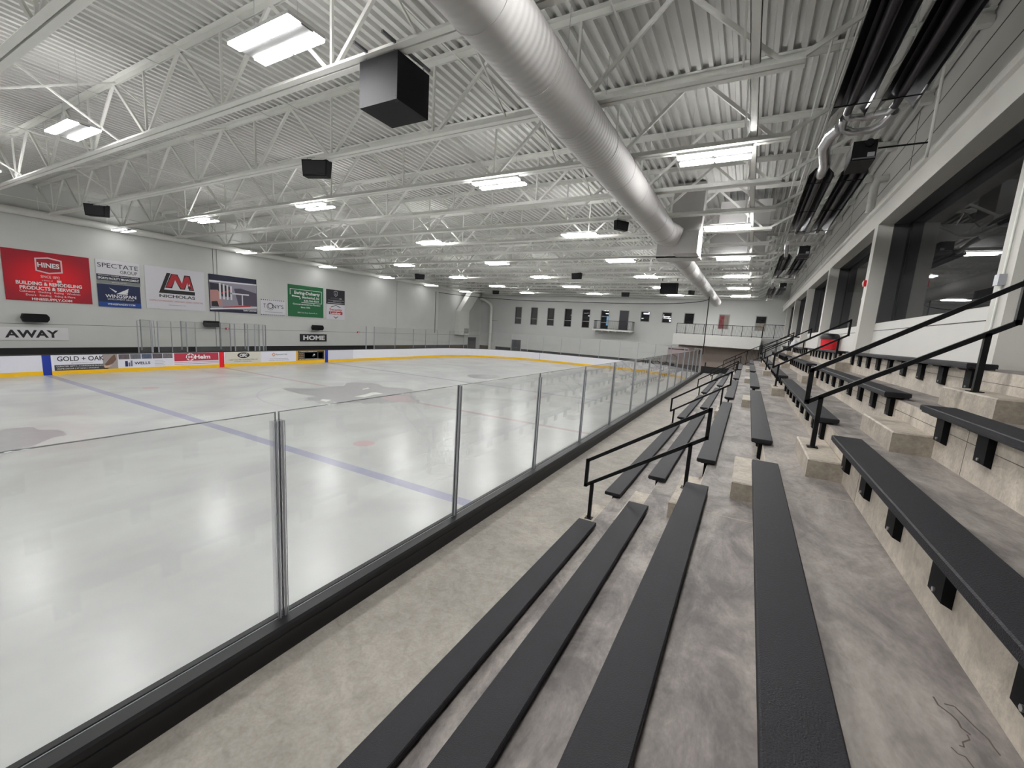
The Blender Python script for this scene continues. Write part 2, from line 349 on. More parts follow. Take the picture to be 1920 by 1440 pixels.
# ------------------------------------------------------------------ rink ice with painted lines
def icemat():
    m = bpy.data.materials.new('ice'); m.use_nodes = True; nt = m.node_tree; L = nt.links.new
    b = nt.nodes['Principled BSDF']; tc = nt.nodes.new('ShaderNodeTexCoord'); sp = nt.nodes.new('ShaderNodeSeparateXYZ'); L(tc.outputs['Object'], sp.inputs[0])
    def M(op, a, bb=None, c=None):
        n = nt.nodes.new('ShaderNodeMath'); n.operation = op
        for i, v in enumerate((a, bb, c)):
            if v is None: continue
            if isinstance(v, (int, float)): n.inputs[i].default_value = v
            else: L(v, n.inputs[i])
        return n.outputs[0]
    X, Y = sp.outputs[0], sp.outputs[1]
    n1 = nt.nodes.new('ShaderNodeTexNoise'); n1.inputs['Scale'].default_value = .35; n1.inputs['Detail'].default_value = 5; n1.inputs['Distortion'].default_value = .8
    n2 = nt.nodes.new('ShaderNodeTexNoise'); n2.inputs['Scale'].default_value = 1.0; n2.inputs['Detail'].default_value = 5; n2.inputs['Roughness'].default_value = .65
    mp = nt.nodes.new('ShaderNodeMapping'); mp.inputs['Scale'].default_value = (1.6, .35, 1); L(tc.outputs['Object'], mp.inputs[0])
    L(tc.outputs['Object'], n1.inputs['Vector']); L(mp.outputs[0], n2.inputs['Vector'])
    cr = nt.nodes.new('ShaderNodeValToRGB'); L(n1.outputs['Fac'], cr.inputs[0])
    cr.color_ramp.elements[0].position = .3; cr.color_ramp.elements[0].color = (.42, .42, .418, 1)
    cr.color_ramp.elements[1].position = .65; cr.color_ramp.elements[1].color = (.50, .51, .497, 1)
    c2 = nt.nodes.new('ShaderNodeValToRGB'); L(n2.outputs['Fac'], c2.inputs[0])
    c2.color_ramp.elements[0].position = .25; c2.color_ramp.elements[0].color = (.92, .92, .92, 1); c2.color_ramp.elements[1].position = .6
    mx = nt.nodes.new('ShaderNodeMixRGB'); mx.blend_type = 'MULTIPLY'; mx.inputs[0].default_value = .6; L(cr.outputs[0], mx.inputs[1]); L(c2.outputs[0], mx.inputs[2])
    col = mx.outputs[0]
    wear = M('MULTIPLY_ADD', n2.outputs['Fac'], .6, .55)
    def layer(mask, c, amt):
        nonlocal col
        f = M('MULTIPLY', M('MULTIPLY', mask, amt), wear)
        q = nt.nodes.new('ShaderNodeMixRGB'); L(f, q.inputs[0]); L(col, q.inputs[1]); q.inputs[2].default_value = (*c, 1); col = q.outputs[0]
    def band(v, c, h): return M('LESS_THAN', M('ABSOLUTE', M('SUBTRACT', v, c)), h)
    for y in (-7.77, 7.77): layer(band(Y, y, .155), (.25, .25, .39) if y < 0 else (.25, .25, .30), .75)
    layer(band(Y, 0, .14), (.36, .26, .27), .75)
    for y in (-27.0, 27.0): layer(band(Y, y, .03), (.5, .35, .35), .7)
    def dist(cx, cy):
        return M('SQRT', M('ADD', M('POWER', M('SUBTRACT', X, cx), 2.0), M('POWER', M('SUBTRACT', Y, cy), 2.0)))
    d = dist(-RW/2, 0); layer(band(d, 4.57, .035), (.42, .38, .42), .7)
    for cx in (-RW/2+6.7, -RW/2-6.7):
        for cy in (-6.1, 6.1): layer(M('LESS_THAN', dist(cx, cy), .31), (.52, .32, .32), .7)
        for cy in (-20.9, 20.9):
            layer(band(dist(cx, cy), 4.57, .03), (.5, .36, .36), .45); layer(M('LESS_THAN', dist(cx, cy), .31), (.52, .32, .32), .6)
    layer(band(dist(-RW, 0), 3.05, .03), (.5, .36, .36), .4)
    L(col, b.inputs['Base Color'])
    rr = M('MULTIPLY_ADD', n1.outputs['Fac'], .05, .22); L(rr, b.inputs['Roughness']); b.inputs['IOR'].default_value = 1.31; b.inputs['Specular IOR Level'].default_value = .32
    return m
ICE = icemat()
RC = 8.53; Y1 = 30.48; Y0 = -30.48
def rink(off, n=14):
    # closed path of the rink (offset outwards), cut at the near wall
    c = []
    for (cx, cy, a0) in ((-RC, Y1-RC, 0), (-RW+RC, Y1-RC, 90)):
        for k in range(n+1):
            a = math.radians(a0+90*k/n); c.append((cx+(RC+off)*math.cos(a), cy+(RC+off)*math.sin(a)))
    return [(off, YN)]+c+[(-RW-off, YN)]
path = rink(0); vs = [(x, y, 0) for x, y in path]
struct(MB().add(vs, [tuple(range(len(vs)))], ICE).build('floor_ice'))
def poly(pts, z, m, name, par=None):
    from mathutils.geometry import tessellate_polygon
    tri = tessellate_polygon([[Vector((x, y, 0)) for x, y in pts]])
    return MB().add([(x, y, z) for x, y in pts], [tuple(t) for t in tri], m).build(name, par)

# ------------------------------------------------------------------ dasher boards
def sweep(b, prof, m, n=14):
    # prof: list of (offset, z) closed polygon, swept along rink path
    rows = [rink(o, n) for o, z in prof]; N = len(rows[0]); K = len(prof)
    vs = [(rows[j][i][0], rows[j][i][1], prof[j][1]) for i in range(N) for j in range(K)]
    fs = [(i*K+j, i*K+(j+1) % K, (i+1)*K+(j+1) % K, (i+1)*K+j) for i in range(N-1) for j in range(K)]
    b.add(vs, fs, m)
t = thing('dasher_boards', 'white ice rink boards with yellow kick plate and black cap', 'rink boards')
b = MB(); sweep(b, [(0, .2), (0, .96), (.1, .96), (.1, .2)], BOARDW, 20); b.build('board_wall', t)
b = MB(); sweep(b, [(-.015, 0), (-.015, .19), (.0, .2), (.1, .2), (.1, 0)], YEL, 20); b.build('kick_plate', t)
b = MB(); sweep(b, [(.1, 0), (.1, .96), (.13, .96), (.13, 0)], SILLD, 20); b.build('outer_cladding', t)
b = MB(); sweep(b, [(-.01, .96), (-.01, 1.0), (.16, 1.0), (.16, .96)], SILL, 20); b.build('cap_rail', t)
# raised sill of the board beside the spectator walkway
YS = 21.6
b = MB()
b.prism([(-.01, 1.0), (.02, 1.11), (.07, 1.11), (.075, 1.10), (.09, 1.10), (.095, 1.11), (.2, 1.11), (.215, 1.09), (.215, 1.0)], 'y', YN, YS, SILL); b.build('sill', t)
MB().box(.076, YN, 1.1005, .083, YS, 1.104, ALU).build('glass_channel', t)
MB().box(.13, YN, .85, .2, YS, 1.0, SILLD).box(.2, YN, .985, .225, YS, 1.03, SILLD).build('side_ledge', t)
for nm, y, mm, wd in (('blue_marker', -7.77, BLUE, .15), ('red_marker', 0.09, RED, .14), ('blue_marker', 7.91, BLUE, .14)):
    MB().box(-RW+.0, y-wd, 0, -RW+.02, y+wd, .96, mm).build(nm, t)
MB().box(-17.72, Y1-.02, 0, -17.69, Y1+.01, 1.0, mat('gap red', (120, 60, 55))).build('board_seam', t)

# ------------------------------------------------------------------ glass panes and posts
EDGE = glassmat('glass edge', (.42, .44, .44), .1)
npane = [0]; npost = [0]
def pane(p, q, z0, z1, label, group, th=.012):
    p = Vector((*p, 0)); q = Vector((*q, 0)); L = (q-p).length; ang = math.atan2(q.y-p.y, q.x-p.x)
    o = thing('rink_glass', label, 'rink glass', (p.x, p.y, z0), group); o.rotation_euler = (0, 0, ang)
    g = .012; H = z1-z0
    MB().box(g, -th/2, .0, L-g, th/2, H-.007, GLASS).build('pane', o)
    MB().box(g, -th/2, H-.007, L-g, th/2, H, EDGE).box(g, -th/2, 0, g+.006, th/2, H-.007, EDGE).box(L-g-.006, -th/2, 0, L-g, th/2, H-.007, EDGE).build('polished_edge', o)
    return o
def post(x, y, z0, z1, ang, label, group, clear=False, w=.05):
    o = thing('upright_post', label, 'post', (x, y, z0), group); o.rotation_euler = (0, 0, ang); H = z1-z0
    if clear:
        MB().box(.010, -.045, 0, .03, .045, H, CLEARP).box(-.03, -.045, 0, -.010, .045, H, CLEARP).build('clear_strip', o)
        MB().box(.03, -.004, 0, .034, .004, H, mat('dark gasket', (70, 70, 76), .5)).box(.03, -.03, 0, .033, -.02, H, ALU).box(.03, .012, 0, .033, .03, H, ALU).build('gasket', o)
        MB().box(.0305, -.044, 0, .034, -.04, H, ALU).box(.0305, .04, 0, .034, .044, H, ALU).build('strip_edge', o)
    else:
        MB().box(.008, -w*.4, 0, .032, w*.4, H, ALU).box(-.022, -w*.4, 0, -.008, w*.4, H, ALU).build('post_bar', o)
        MB().box(.032, -w/8, 0, .035, w/8, H, GASK).build('gasket', o)
    return o
gy = [-12.77+2.44*k for k in range(-2, 15)]
GP = 'glass panels along the spectator walkway'
for k in range(len(gy)-1):
    lab = ('tall clear glass panel beside the walkway, %s after the clear double post' % ORD[k-2]) if k >= 2 else ('tall clear glass panel reaching up to the clear double post' if k == 1 else 'tall clear glass panel one before the clear double post')
    pane((.08, gy[k]), (.08, gy[k+1]), 1.1, 2.87, lab, GP)
for k, y in enumerate(gy):
    if k == 2: post(.08, y, 1.08, 2.80, 0, 'clear plastic double post joining the two closest glass panels', 'glass posts beside the walkway', True)
    else: post(.08, y, 1.1, 2.86 if k not in (4, 5) else 2.8, 0, 'slim aluminium glass post on the walkway sill, %s' % (('%s beyond the clear post' % ORD[k-3]) if k > 2 else ('%s before the clear post' % ORD[1-k])), 'glass posts beside the walkway', w=.045)
# corner, end and far side panes follow the boards
cor = rink(.08, 7)[1:-1]
for i in range(len(cor)-1):
    p, q = cor[i], cor[i+1]
    n = 1 if math.dist(p, q) < 3 else 4
    for j in range(n):
        a = (p[0]+(q[0]-p[0])*j/n, p[1]+(q[1]-p[1])*j/n); c = (p[0]+(q[0]-p[0])*(j+1)/n, p[1]+(q[1]-p[1])*(j+1)/n)
        npane[0] += 1
        pane(a, c, 1.0, 2.9, 'clear glass panel around the far rink end, %s counted from the walkway corner' % ORD[npane[0]-1], 'glass panels around the far rink end')
        post(a[0], a[1], 1.0, 2.9, math.atan2(c[1]-a[1], c[0]-a[0])-math.pi/2, 'slim glass post around the far rink end, %s counted from the walkway corner' % ORD[npane[0]-1], 'glass posts around the far rink end', w=.04)
XF = -RW-.08
ly = [12.05, 12.98, 15.59, 18.13, 20.0, 21.95]
for k in range(len(ly)-1):
    if k: pane((XF, ly[k]), (XF, ly[k+1]), 1.0, 2.92, 'clear glass panel on the bench side boards, %s past the home bench' % ORD[k-1], 'glass panels past the home bench')
    post(XF, ly[k], 1.0, 2.98 if k < 2 else 2.92, 0, 'aluminium glass post on the bench side boards, %s past the home bench' % ORD[k], 'glass posts past the home bench', w=.09 if k < 2 else .05)
pen = [(-4.13, -3.5), (-3.2, -2.54), (-2.54, -1.77), (-1.3, .7), (1.0, 1.83), (2.3, 3.03)]
n = 0
for (a, c) in pen:
    n += 1
    pane((XF, a), (XF, c), 1.0, 2.78, 'glass panel in front of the penalty boxes, %s from the away bench' % ORD[n-1], 'glass panels at the penalty boxes')
ys = [(-4.13, .06), (-3.5, .14), (-3.2, .08), (-2.54, .05), (-1.77, .09), (-1.3, .05), (.72, .07), (1.0, .08), (1.83, .1), (2.3, .09), (2.6, .12), (2.88, .14), (3.05, .06)]
for i, (y, wd) in enumerate(ys):
    post(XF, y, 1.0, 2.76, 0, 'aluminium glass post at the penalty boxes, %s from the away bench' % ORD[i], 'glass posts at the penalty boxes', w=wd*.75)
n = 0
for y in (-3.35, -1.3, 1.0, 2.6):
    n += 1
    pane((XF, y), (XF-1.7, y), 1.0, 2.78, 'glass divider between the penalty boxes, %s from the away bench' % ORD[n-1], 'glass dividers between the penalty boxes')
    post(XF-1.72, y, 1.0, 2.78, math.pi/2, 'rear post of a glass divider, %s from the away bench' % ORD[n-1], 'rear posts of the glass dividers', w=.07)
# puck netting hung around the far end
b = MB(); pth = rink(.12, 10)[1:-1]; vs = []; fs = []
for (x, y) in pth: vs += [(x, y, 2.95), (x, y, 6.85)]
for i in range(len(pth)-1): fs.append((2*i, 2*i+2, 2*i+3, 2*i+1))
t = thing('safety_netting', 'thin dark puck netting hung behind the far rink end', 'netting')
b.add(vs, fs, NET).build('net_sheet', t)
MB().tube([(pth[0][0], pth[0][1], 6.9), (pth[0][0]+.1, pth[0][1]-.3, 2.5)], .035, BLACK, 8).build('edge_cable', t)
MB().tube([(-RW-.12, 21.5, 6.9), (-RW-.12, 21.5, 2.6)], .03, BLACK, 8).build('edge_cable', t)
MB().tube([(x, y, 6.85) for x, y in pth], .03, BLACK, 6).build('top_cable', t)

# ------------------------------------------------------------------ grandstand
TX = [1.725, 2.33, 2.935, 3.54, 4.165, 4.75, 5.355]
TZ = [1.17, 1.563, 1.955, 2.345, 2.72, 3.10, 3.495]
SZ = [1.246, 1.638, 2.029, 2.42, 2.795, 3.18, 3.56]
YB0, YB1 = YN, 21.3
WZ = .85
struct(MB().box(.2, YN, -.3, TX[0], 25.2, WZ, CONCW).build('floor_walkway'))
t = bpy.data.objects.new('floor_grandstand', None); COL.objects.link(t); struct(t)
for i in range(7):
    x1 = TX[i+1] if i < 6 else 6.6
    b = MB(); z0 = (TZ[i-1] if i else WZ)
    b.box(TX[i]+.0, YB0, z0-.12, x1+.1, YB1, TZ[i]-.004, CONCR)
    b.box(TX[i]+.004, YB0, TZ[i]-.004, x1, YB1, TZ[i], CONCT)
    # cold joints and a form line on the riser
    for y in (-10.28, -2.66, 4.96, 12.58):
        b.box(TX[i], y, TZ[i], x1, y+.012, TZ[i]+.001, mat('joint pale', (150, 140, 126), .8))
        b.box(TX[i]-.001, y, z0, TX[i], y+.006, TZ[i], mat('joint dark', (92, 86, 80), .9))
    if i > 4: b.box(TX[i]-.0015, YB0, TZ[i]-.115, TX[i], YB1, TZ[i]-.11, mat('joint dark', (92, 86, 80), .9))
    b.build('tier', t)
b = MB()
for i in range(7): b.box(TX[i], YB1-.2, -.3, TX[i+1] if i < 6 else 6.6, YB1, TZ[i]-.13, CONCR)
struct(b.build('wall_grandstand_end'))
# dark crack stain on the fourth tread
STAIN = mat('stain', (72, 64, 58), .8, noise=.3, nscale=9)
b = MB()
for ln, wd in zip([[(3.999, -12.678), (4.001, -12.719), (4.027, -12.75), (4.037, -12.775), (4.036, -12.805), (4.053, -12.826)], [(4.024, -12.699), (4.053, -12.693), (4.067, -12.732), (4.08, -12.769), (4.101, -12.814), (4.102, -12.846), (4.107, -12.876)], [(3.974, -12.928), (3.983, -12.948), (4.002, -12.949), (4.009, -12.988)], [(4.043, -12.832), (4.042, -12.854), (4.016, -12.881), (4.013, -12.903), (4.001, -12.904)]], (.006, .005, .004, .004)):
    for p, q in zip(ln, ln[1:]): b.bar((*p, 2.3453), (*q, 2.3453), wd, .001, STAIN)
tag(b.build('tread_stain'), 'dark branching crack stain on the concrete tread of the fourth row', 'stain')
AISLES = [-9.08, -1.46, 6.16, 13.78]
SEC = [(-16.12, -9.66)]+[(a+.58, a+7.04) for a in AISLES]
AN = ['first', 'second', 'third', 'fourth']
# benches
def make_bench(L):
    o = thing('bleacher_bench', '-', 'bench', (0, 0, 0), 'black plank benches of the grandstand')
    MB().bbox(0, 0, -.045, .235, L, 0, PLANK, .007).build('seat_plank', o)
    MB().box(.01, .02, -.06, .225, L-.02, -.045, PLANKE).build('plank_underside', o)
    n = 9; off = .12; bw = .16
    for k in range(n):
        y = L-off-bw-k*(L-2*off-bw)/(n-1)
        br = MB().prism([(.09, -.06), (.135, -.06), (.135, -.30), (.093, -.28)], 'y', y, y+bw, BRKT)
        br.prism([(.03, -.06), (.205, -.06), (.18, -.08), (.055, -.08)], 'y', y-.05, y+bw+.05, BRKT)
        c = br.build('bracket', o)
        MB().tube([(.093, y+.08, -.255), (.083, y+.08, -.255)], .012, BOLT, 6).build('bolt', c)
    return o
proto = make_bench(6.46)
SN = ['before the first aisle', 'between the first and second aisles', 'between the second and third aisles', 'between the third and fourth aisles', 'past the fourth aisle']
first = True
for s, (ya, yb) in enumerate(SEC):
    for r in range(7):
        lab = 'black plank bench, %s row up, %s' % (ORD[r], SN[s])
        loc = (TX[r]-.135, ya, SZ[r])
        if first: proto.location = loc; proto['label'] = lab; first = False
        else: dup(proto, lab, loc)
# step blocks
bp = None
for a, ay in enumerate(AISLES):
    for r in range(7):
        z0 = TZ[r-1] if r else WZ; h = (TZ[r]-z0)/2
        o = MB().bbox(-.29, -.61, 0, 0, .57, h, CONCB, .012).build('step_block', None, (TX[r], ay, z0))
        tag(o, 'concrete step block in the %s aisle, %s step up from the walkway' % (AN[a], ORD[r]), 'step block', 'concrete step blocks in the aisles')
# handrails
def rail(label, grp, pts, posts, y, r=.022, nm='aisle_handrail'):
    o = thing(nm, label, 'handrail', (pts[0][0], y, pts[0][1]), grp); x0, z0 = pts[0]
    b = MB(); P = [(x-x0, 0, z-z0) for x, z in pts]; P.append(P[0])
    for i in range(len(P)-1):
        b.bar(P[i], P[i+1], r*2, r*2, BLACK, (0, 1, 0))
        p = Vector(P[i]); b.box(p.x-r, -r, p.z-r, p.x+r, r, p.z+r, BLACK)
    b.build('rail_loop', o)
    for (x, zt, zb) in posts:
        MB().bar((x-x0, 0, zt-z0), (x-x0, 0, zb-z0), r*2, r*2, BLACK, (0, 1, 0)).box(x-x0-.05, -.05, zb-z0, x-x0+.05, .05, zb-z0+.008, BLACK).build('post', o)
    return o
for a, ay in enumerate(AISLES):
    rail('black steel handrail loop over the lower steps of the %s aisle' % AN[a], 'handrails on the lower steps', [(1.46, 1.85), (1.46, 1.49), (2.92, 2.445), (2.92, 2.80)], [(1.55, 1.55, 1.012), (2.75, 2.335, 1.76)], ay)
    rail('black steel handrail loop over the upper steps of the %s aisle' % AN[a], 'handrails on the upper steps', [(3.85, 3.375), (3.85, 3.025), (5.3, 3.955), (5.3, 4.315)], [(3.97, 3.10, 2.535), (5.13, 3.85, 3.30)], ay)
# guard rail and stair at the far end of the stand
def picket(name, label, p, q, h, n, cat='railing', slope=True, rr=.02, grp=None):
    p = Vector(p); q = Vector(q); o = thing(name, label, cat, p, grp); d = q-p
    b = MB().bar((0, 0, h), d+Vector((0, 0, h)), .045, .045, BLACK); b.build('top_rail', o)
    MB().bar((0, 0, .08), d+Vector((0, 0, .08)), .035, .035, BLACK).build('bottom_rail', o)
    for k in range(0, n+1):
        c = d*(k/n); big = (k % 8 == 0) or k == n
        MB().box(c.x-(.025 if big else .008), c.y-(.025 if big else .008), c.z+(0 if big else .08), c.x+(.025 if big else .008), c.y+(.025 if big else .008), c.z+h, BLACK).build('post' if big else 'picket', o)
    return o
picket('stand_end_railing', 'black picket railing sloping up the end of the grandstand', (1.75, 21.15, 1.17), (4.1, 21.15, 2.55), 1.0, 26)
for dz, y in ((0, 20.9), (0, 22.3)):
    o = thing('stair_handrail', 'double black handrail of the stair %s' % ('against the stand benches' if y < 21 else 'below the mezzanine'), 'handrail', (4.1, y, 2.6), 'stair handrails')
    MB().tube([(0, 0, .9), (1.75, 0, 1.75)], .025, BLACK, 8).tube([(0, 0, .65), (1.75, 0, 1.5)], .02, BLACK, 8).build('rail_pair', o)
    for k in range(3):
        MB().box(k*.85-.02, -.02, .4*k-.1, k*.85+.02, .02, .9+.41*k, BLACK).build('post', o)
b = MB()
for k in range(9): b.box(3.3+k*.3, 21.6, -.3, 3.6+k*.3, 22.8, 1.45+k*.29, WALLD)
tag(b.build('concrete_stair'), 'pale concrete stair climbing past the end of the stand', 'stair')
tag(MB().box(-.05, 24.9, .0, 3.6, 25.0, 1.42, BLACKB).box(.2, 24.85, .85, .3, 25, 1.75, BLACKB).build('black_barrier'), 'low black barrier wall closing off the walkway end', 'barrier')
# sign held behind the end glass
o = thing('notice_board', 'pale pink notice board behind the corner glass', 'sign', (-3.6, 29.6, 1.5))
MB().box(0, 0, 0, 1.9, .04, 1.25, mat('pinkish notice', (172, 152, 154), .7)).build('panel', o)
MB().box(.05, -.01, 1.02, 1.85, 0, 1.12, BLACKT).build('lettering_line', o)
# mezzanine
b = MB().box(-3.55, 31.5, 3.02, 4.15, YE, 4.1, mat('fascia white', (236, 235, 230), .8, noise=.04)).box(4.15, 33.2, 2.0, 6.2, YE, 4.12, WALLD)
b.box(-3.2, 33.6, -.02, 6.2, 33.8, 3.02, mat('beige block wall', (168, 154, 146), .85, noise=.05, nscale=2))
b.box(-2.6, 33.55, -.02, -2.3, 33.6, 3.02, WALLD)
struct(b.build('floor_mezzanine'))
picket('mezzanine_railing', 'long black picket railing along the mezzanine edge', (-3.3, 31.6, 4.1), (4.15, 31.6, 4.1), 1.02, 72)
picket('mezzanine_gate', 'taller black picket gate at the top of the stair', (4.2, 31.6, 4.12), (6.0, 31.6, 4.12), 1.22, 16, 'gate')
# balcony on far wall
o = thing('balcony', 'small white balcony with black railing on the far wall', 'balcony', (-13.8, YE, 4.0))
b = MB().box(0, -1.25, -.02, 4.9, 0, .14, WHITE)
for k in range(6): b.box(.25+k*.85, -1.1, -.14, .4+k*.85, 0, -.02, WHITE)
b.build('slab', o)
b = MB(); b.box(.12, -1.18, 1.15, 4.78, -1.14, 1.2, BLACK).box(.12, -1.18, .22, 4.78, -1.15, .25, BLACK).box(.12, -1.18, 1.15, .16, 0, 1.2, BLACK).box(4.74, -1.18, 1.15, 4.78, 0, 1.2, BLACK)
b.build('handrail', o)
for k in range(38):
    x = .14+k*4.62/37; MB().box(x-.008, -1.17, .14, x+.008, -1.15, 1.15, BLACK).build('picket', o)
for k in range(7):
    for x in (.14, 4.76): MB().box(x-.008, -1.0+k*.16, .14, x+.008, -.98+k*.16, 1.15, BLACK).build('picket', o)
def door(n, x, y, z, w, h, leaves, face):
    t = bpy.data.objects.new('door_%d' % n, None); COL.objects.link(t); struct(t); t.location = (x, y, z)
    if face == 'x': t.rotation_euler = (0, 0, math.radians(90))
    MB().box(-.06, -.06, 0, 0, 0, h+.06, TRIM).box(w, -.06, 0, w+.06, 0, h+.06, TRIM).box(0, -.06, h, w, 0, h+.06, TRIM).build('door_frame', t)
    for k in range(leaves):
        a = k*w/leaves
        d = MB().box(a+.01, -.05, 0, a+w/leaves-.01, -.01, h, DOORM).build('door_leaf', t)
        hx = a+w/leaves-.12 if k == 0 else a+.08
        MB().box(hx, -.1, .95, hx+.05, -.05, 1.05, ALU).build('door_handle', d)
door(1, -10.88, YE, 4.2, 1.06, 2.3, 1, 'y')
door(2, -25.65, YE, 0, 1.45, 2.0, 2, 'y')
# side door on the bench side wall
t = bpy.data.objects.new('door_3', None); COL.objects.link(t); struct(t); t.location = (XL, 35.0, 0)
MB().box(0, -.06, 0, .06, 0, 2.0, TRIM).box(0, 1.95, 0, .06, 2.01, 2.0, TRIM).box(0, -.06, 1.95, .06, 2.01, 2.02, TRIM).build('door_frame', t)
MB().box(.0, 0, 0, .05, 1.95, 1.95, DOORM).build('door_leaf', t)

# ------------------------------------------------------------------ roof joists
BZ, TZJ = 8.0, 9.5
JY = [-9.06+2.82*k for k in range(-3, 17)]
def angle_pair(b, x0, x1, z, leg, th, gap, top):
    s = 1 if top else -1
    for sd in (-1, 1):
        y0 = sd*gap/2
        b.box(x0, y0, z, x1, y0+sd*leg, z+s*th, WHITE)            # flat leg
        b.box(x0, y0, z, x1, y0+sd*th, z-s*leg, WHITE)            # upright leg
bn = [3.2-3.56*k for k in range(10)]        # bottom nodes
def make_joist():
    o = thing('roof_joist', '-', 'roof joist', (0, 0, 0), 'white steel roof joists')
    b = MB(); angle_pair(b, XL+.02, XR-.02, TZJ+.09, .12, .01, .03, True); b.build('top_chord', o)
    b = MB(); angle_pair(b, -29.4, 3.41, BZ-.05, .125, .010, .035, False); b.build('bottom_chord', o)
    MB().box(5.95, -.09, TZJ-.12, XR-.01, .09, TZJ+.0, WHITE).build('bearing_seat', o); MB().box(XL+.01, -.09, TZJ-.12, XL+.3, .09, TZJ, WHITE).build('bearing_seat', o)
    for i, x in enumerate(bn):
        xa, xb = x-1.78, x+1.78
        if i == 0: xb = 5.95
        if i == len(bn)-1: xa = XL+.15
        if i > 0: MB().bar((x, 0, BZ), (x, 0, TZJ), .05, .05, WHITE, (0, 1, 0)).build('vertical_strut', o)
        MB().bar((x+.08, 0, BZ), (xb-.04, 0, TZJ), .072, .06, WHITE, (0, 1, 0)).build('diagonal_strut', o)
        MB().bar((x-.08, 0, BZ), (xa+.04, 0, TZJ), .072, .06, WHITE, (0, 1, 0)).build('diagonal_strut', o)
    return o
jp = make_joist()
for k, y in enumerate(JY):
    lab = 'white open web steel roof joist, %s counting back from the far wall' % ORD[len(JY)-1-k]
    if k == 0: jp.location = (0, y, 0); jp['label'] = lab
    else: dup(jp, lab, (0, y, 0))
# bridging
def bridging(x, z, sz, lab):
    o = MB().box(-sz/2, YN, 0, sz/2, YE-.02, .006, WHITE).box(-sz/2, YN, 0, -sz/2+.006, YE-.02, sz*.8, WHITE).build('bridging_bar', None, (x, 0, z))
    tag(o, lab, 'bridging bar', 'bridging bars running across the joists')
for i, x in enumerate((-28.5, -25.0, -21.3, -17.6, -13.8, -10.2, -6.6, -3.2, .3)):
    bridging(x, TZJ-.06, .04, 'thin white bridging angle under the roof deck, %s out from the bench side wall' % ORD[i])
for i, x in enumerate((-26.2, -14.3, -6.0)):
    bridging(x, BZ+.03, .045, 'thin white bridging angle on the lower chords, %s out from the bench side wall' % ORD[i])
o = MB().box(-.07, YN, 0, .07, YE-.02, .01, WHITE).box(-.07, YN, 0, -.06, YE-.02, .09, WHITE).box(.06, YN, 0, .07, YE-.02, .09, WHITE).build('steel_channel', None, (2.72, 0, BZ+.06))
tag(o, 'white steel channel running over the lower chords beside the stand lights', 'steel channel')
# cross bridging between joists
XBR = [(-1.9, 'beside the round duct'), (2.55, 'above the stand lights'), (-12.6, 'over mid ice'), (-20.8, 'over the outer ice')]
cb = None
for j, (x, wh) in enumerate(XBR):
    for k in range(len(JY)-1):
        lab = 'thin crossed braces %s, %s bay from the far wall' % (wh, ORD[len(JY)-2-k])
        if cb is None:
            cb = thing('cross_brace', lab, 'cross brace', (x, JY[k], 0), 'crossed braces between roof joists')
            MB().bar((0, .05, TZJ), (0, 2.77, BZ+.05), .04, .03, WHITE, (1, 0, 0)).build('brace_angle', cb)
            MB().bar((.04, .05, BZ+.05), (.04, 2.77, TZJ), .04, .03, WHITE, (1, 0, 0)).build('brace_angle', cb)
        else: dup(cb, lab, (x, JY[k], 0))
# ------------------------------------------------------------------ high bay lights
LIT = bpy.data.materials.new('lit lens'); LIT.use_nodes = True
_b = LIT.node_tree.nodes['Principled BSDF']; _b.inputs['Base Color'].default_value = (.8, .8, .8, 1)
_b.inputs['Emission Color'].default_value = (1, .995, .985, 1); _b.inputs['Emission Strength'].default_value = LAMP
LITU = mat('uplight lens', (220, 220, 220), emit=(1, .995, .985, UPL))  # added glow, not part of the fixture, to brighten the roof deck
HOUS = mat('light housing', (225, 225, 225), .5)
lt = thing('high_bay_light', '-', 'ceiling light', (0, 0, 0), 'high bay lights under the roof joists')
b = MB().box(-.78, -.315, .02, .78, .315, .07, HOUS); b.box(-.6, -.1, .07, .6, .1, .13, HOUS); b.build('housing', lt)
MB().box(-.78, -.105, .0, .78, .105, .02, mat('light spine', (112, 112, 112), .6)).build('centre_rib', lt)
MB().box(-.7, -.28, .07, .7, -.12, .078, LITU).box(-.7, .12, .07, .7, .28, .078, LITU).build('uplight_added', lt)  # added upward glowing panels that brighten the ceiling
for sx in (-1, 1):
    for sy in (-1, 1):
        MB().box(sx*.03, sy*.115, -.018, sx*.77, sy*.31, .02, LIT).build('lit_lens', lt)
for sx in (-.55, .55):
    MB().tube([(sx, 0, .12), (sx, 0, 1.75)], .004, GALV, 5).build('hanger_wire', lt)
LX = [1.93, -3.92, -12.35, -20.7, -29.25]; LY = [-17.15, -10.12, -3.12, 3.98, 10.95, 18.0, 25.0, 32.0]
CN = ['above the bleachers', 'beside the round duct', 'over mid ice', 'over the outer ice', 'along the banner wall']
DM = {}; LITD = LIT.copy(); LITD.node_tree.nodes['Principled BSDF'].inputs['Emission Strength'].default_value = WALLDIM
first = True
for i, x in enumerate(LX):
    for j, y in enumerate(LY):
        if i == 4 and j in (0, 1): pass
        lab = 'lit ceiling light %s, %s row from the far wall' % (CN[i], ORD[len(LY)-1-j])
        xx = x if i < 4 else -29.6
        if first: lt.location = (xx, y, 7.86); lt['label'] = lab; first = False
        else:
            d = dup(lt, lab, (xx, y, 7.86))
            if i == 4:
                for c in d.children:
                    if c.name.startswith(('lit_lens', 'uplight')):
                        c.data = (DM.get(c.data.name) or DM.setdefault(c.data.name, c.data.copy())); c.data.materials[0] = LITD
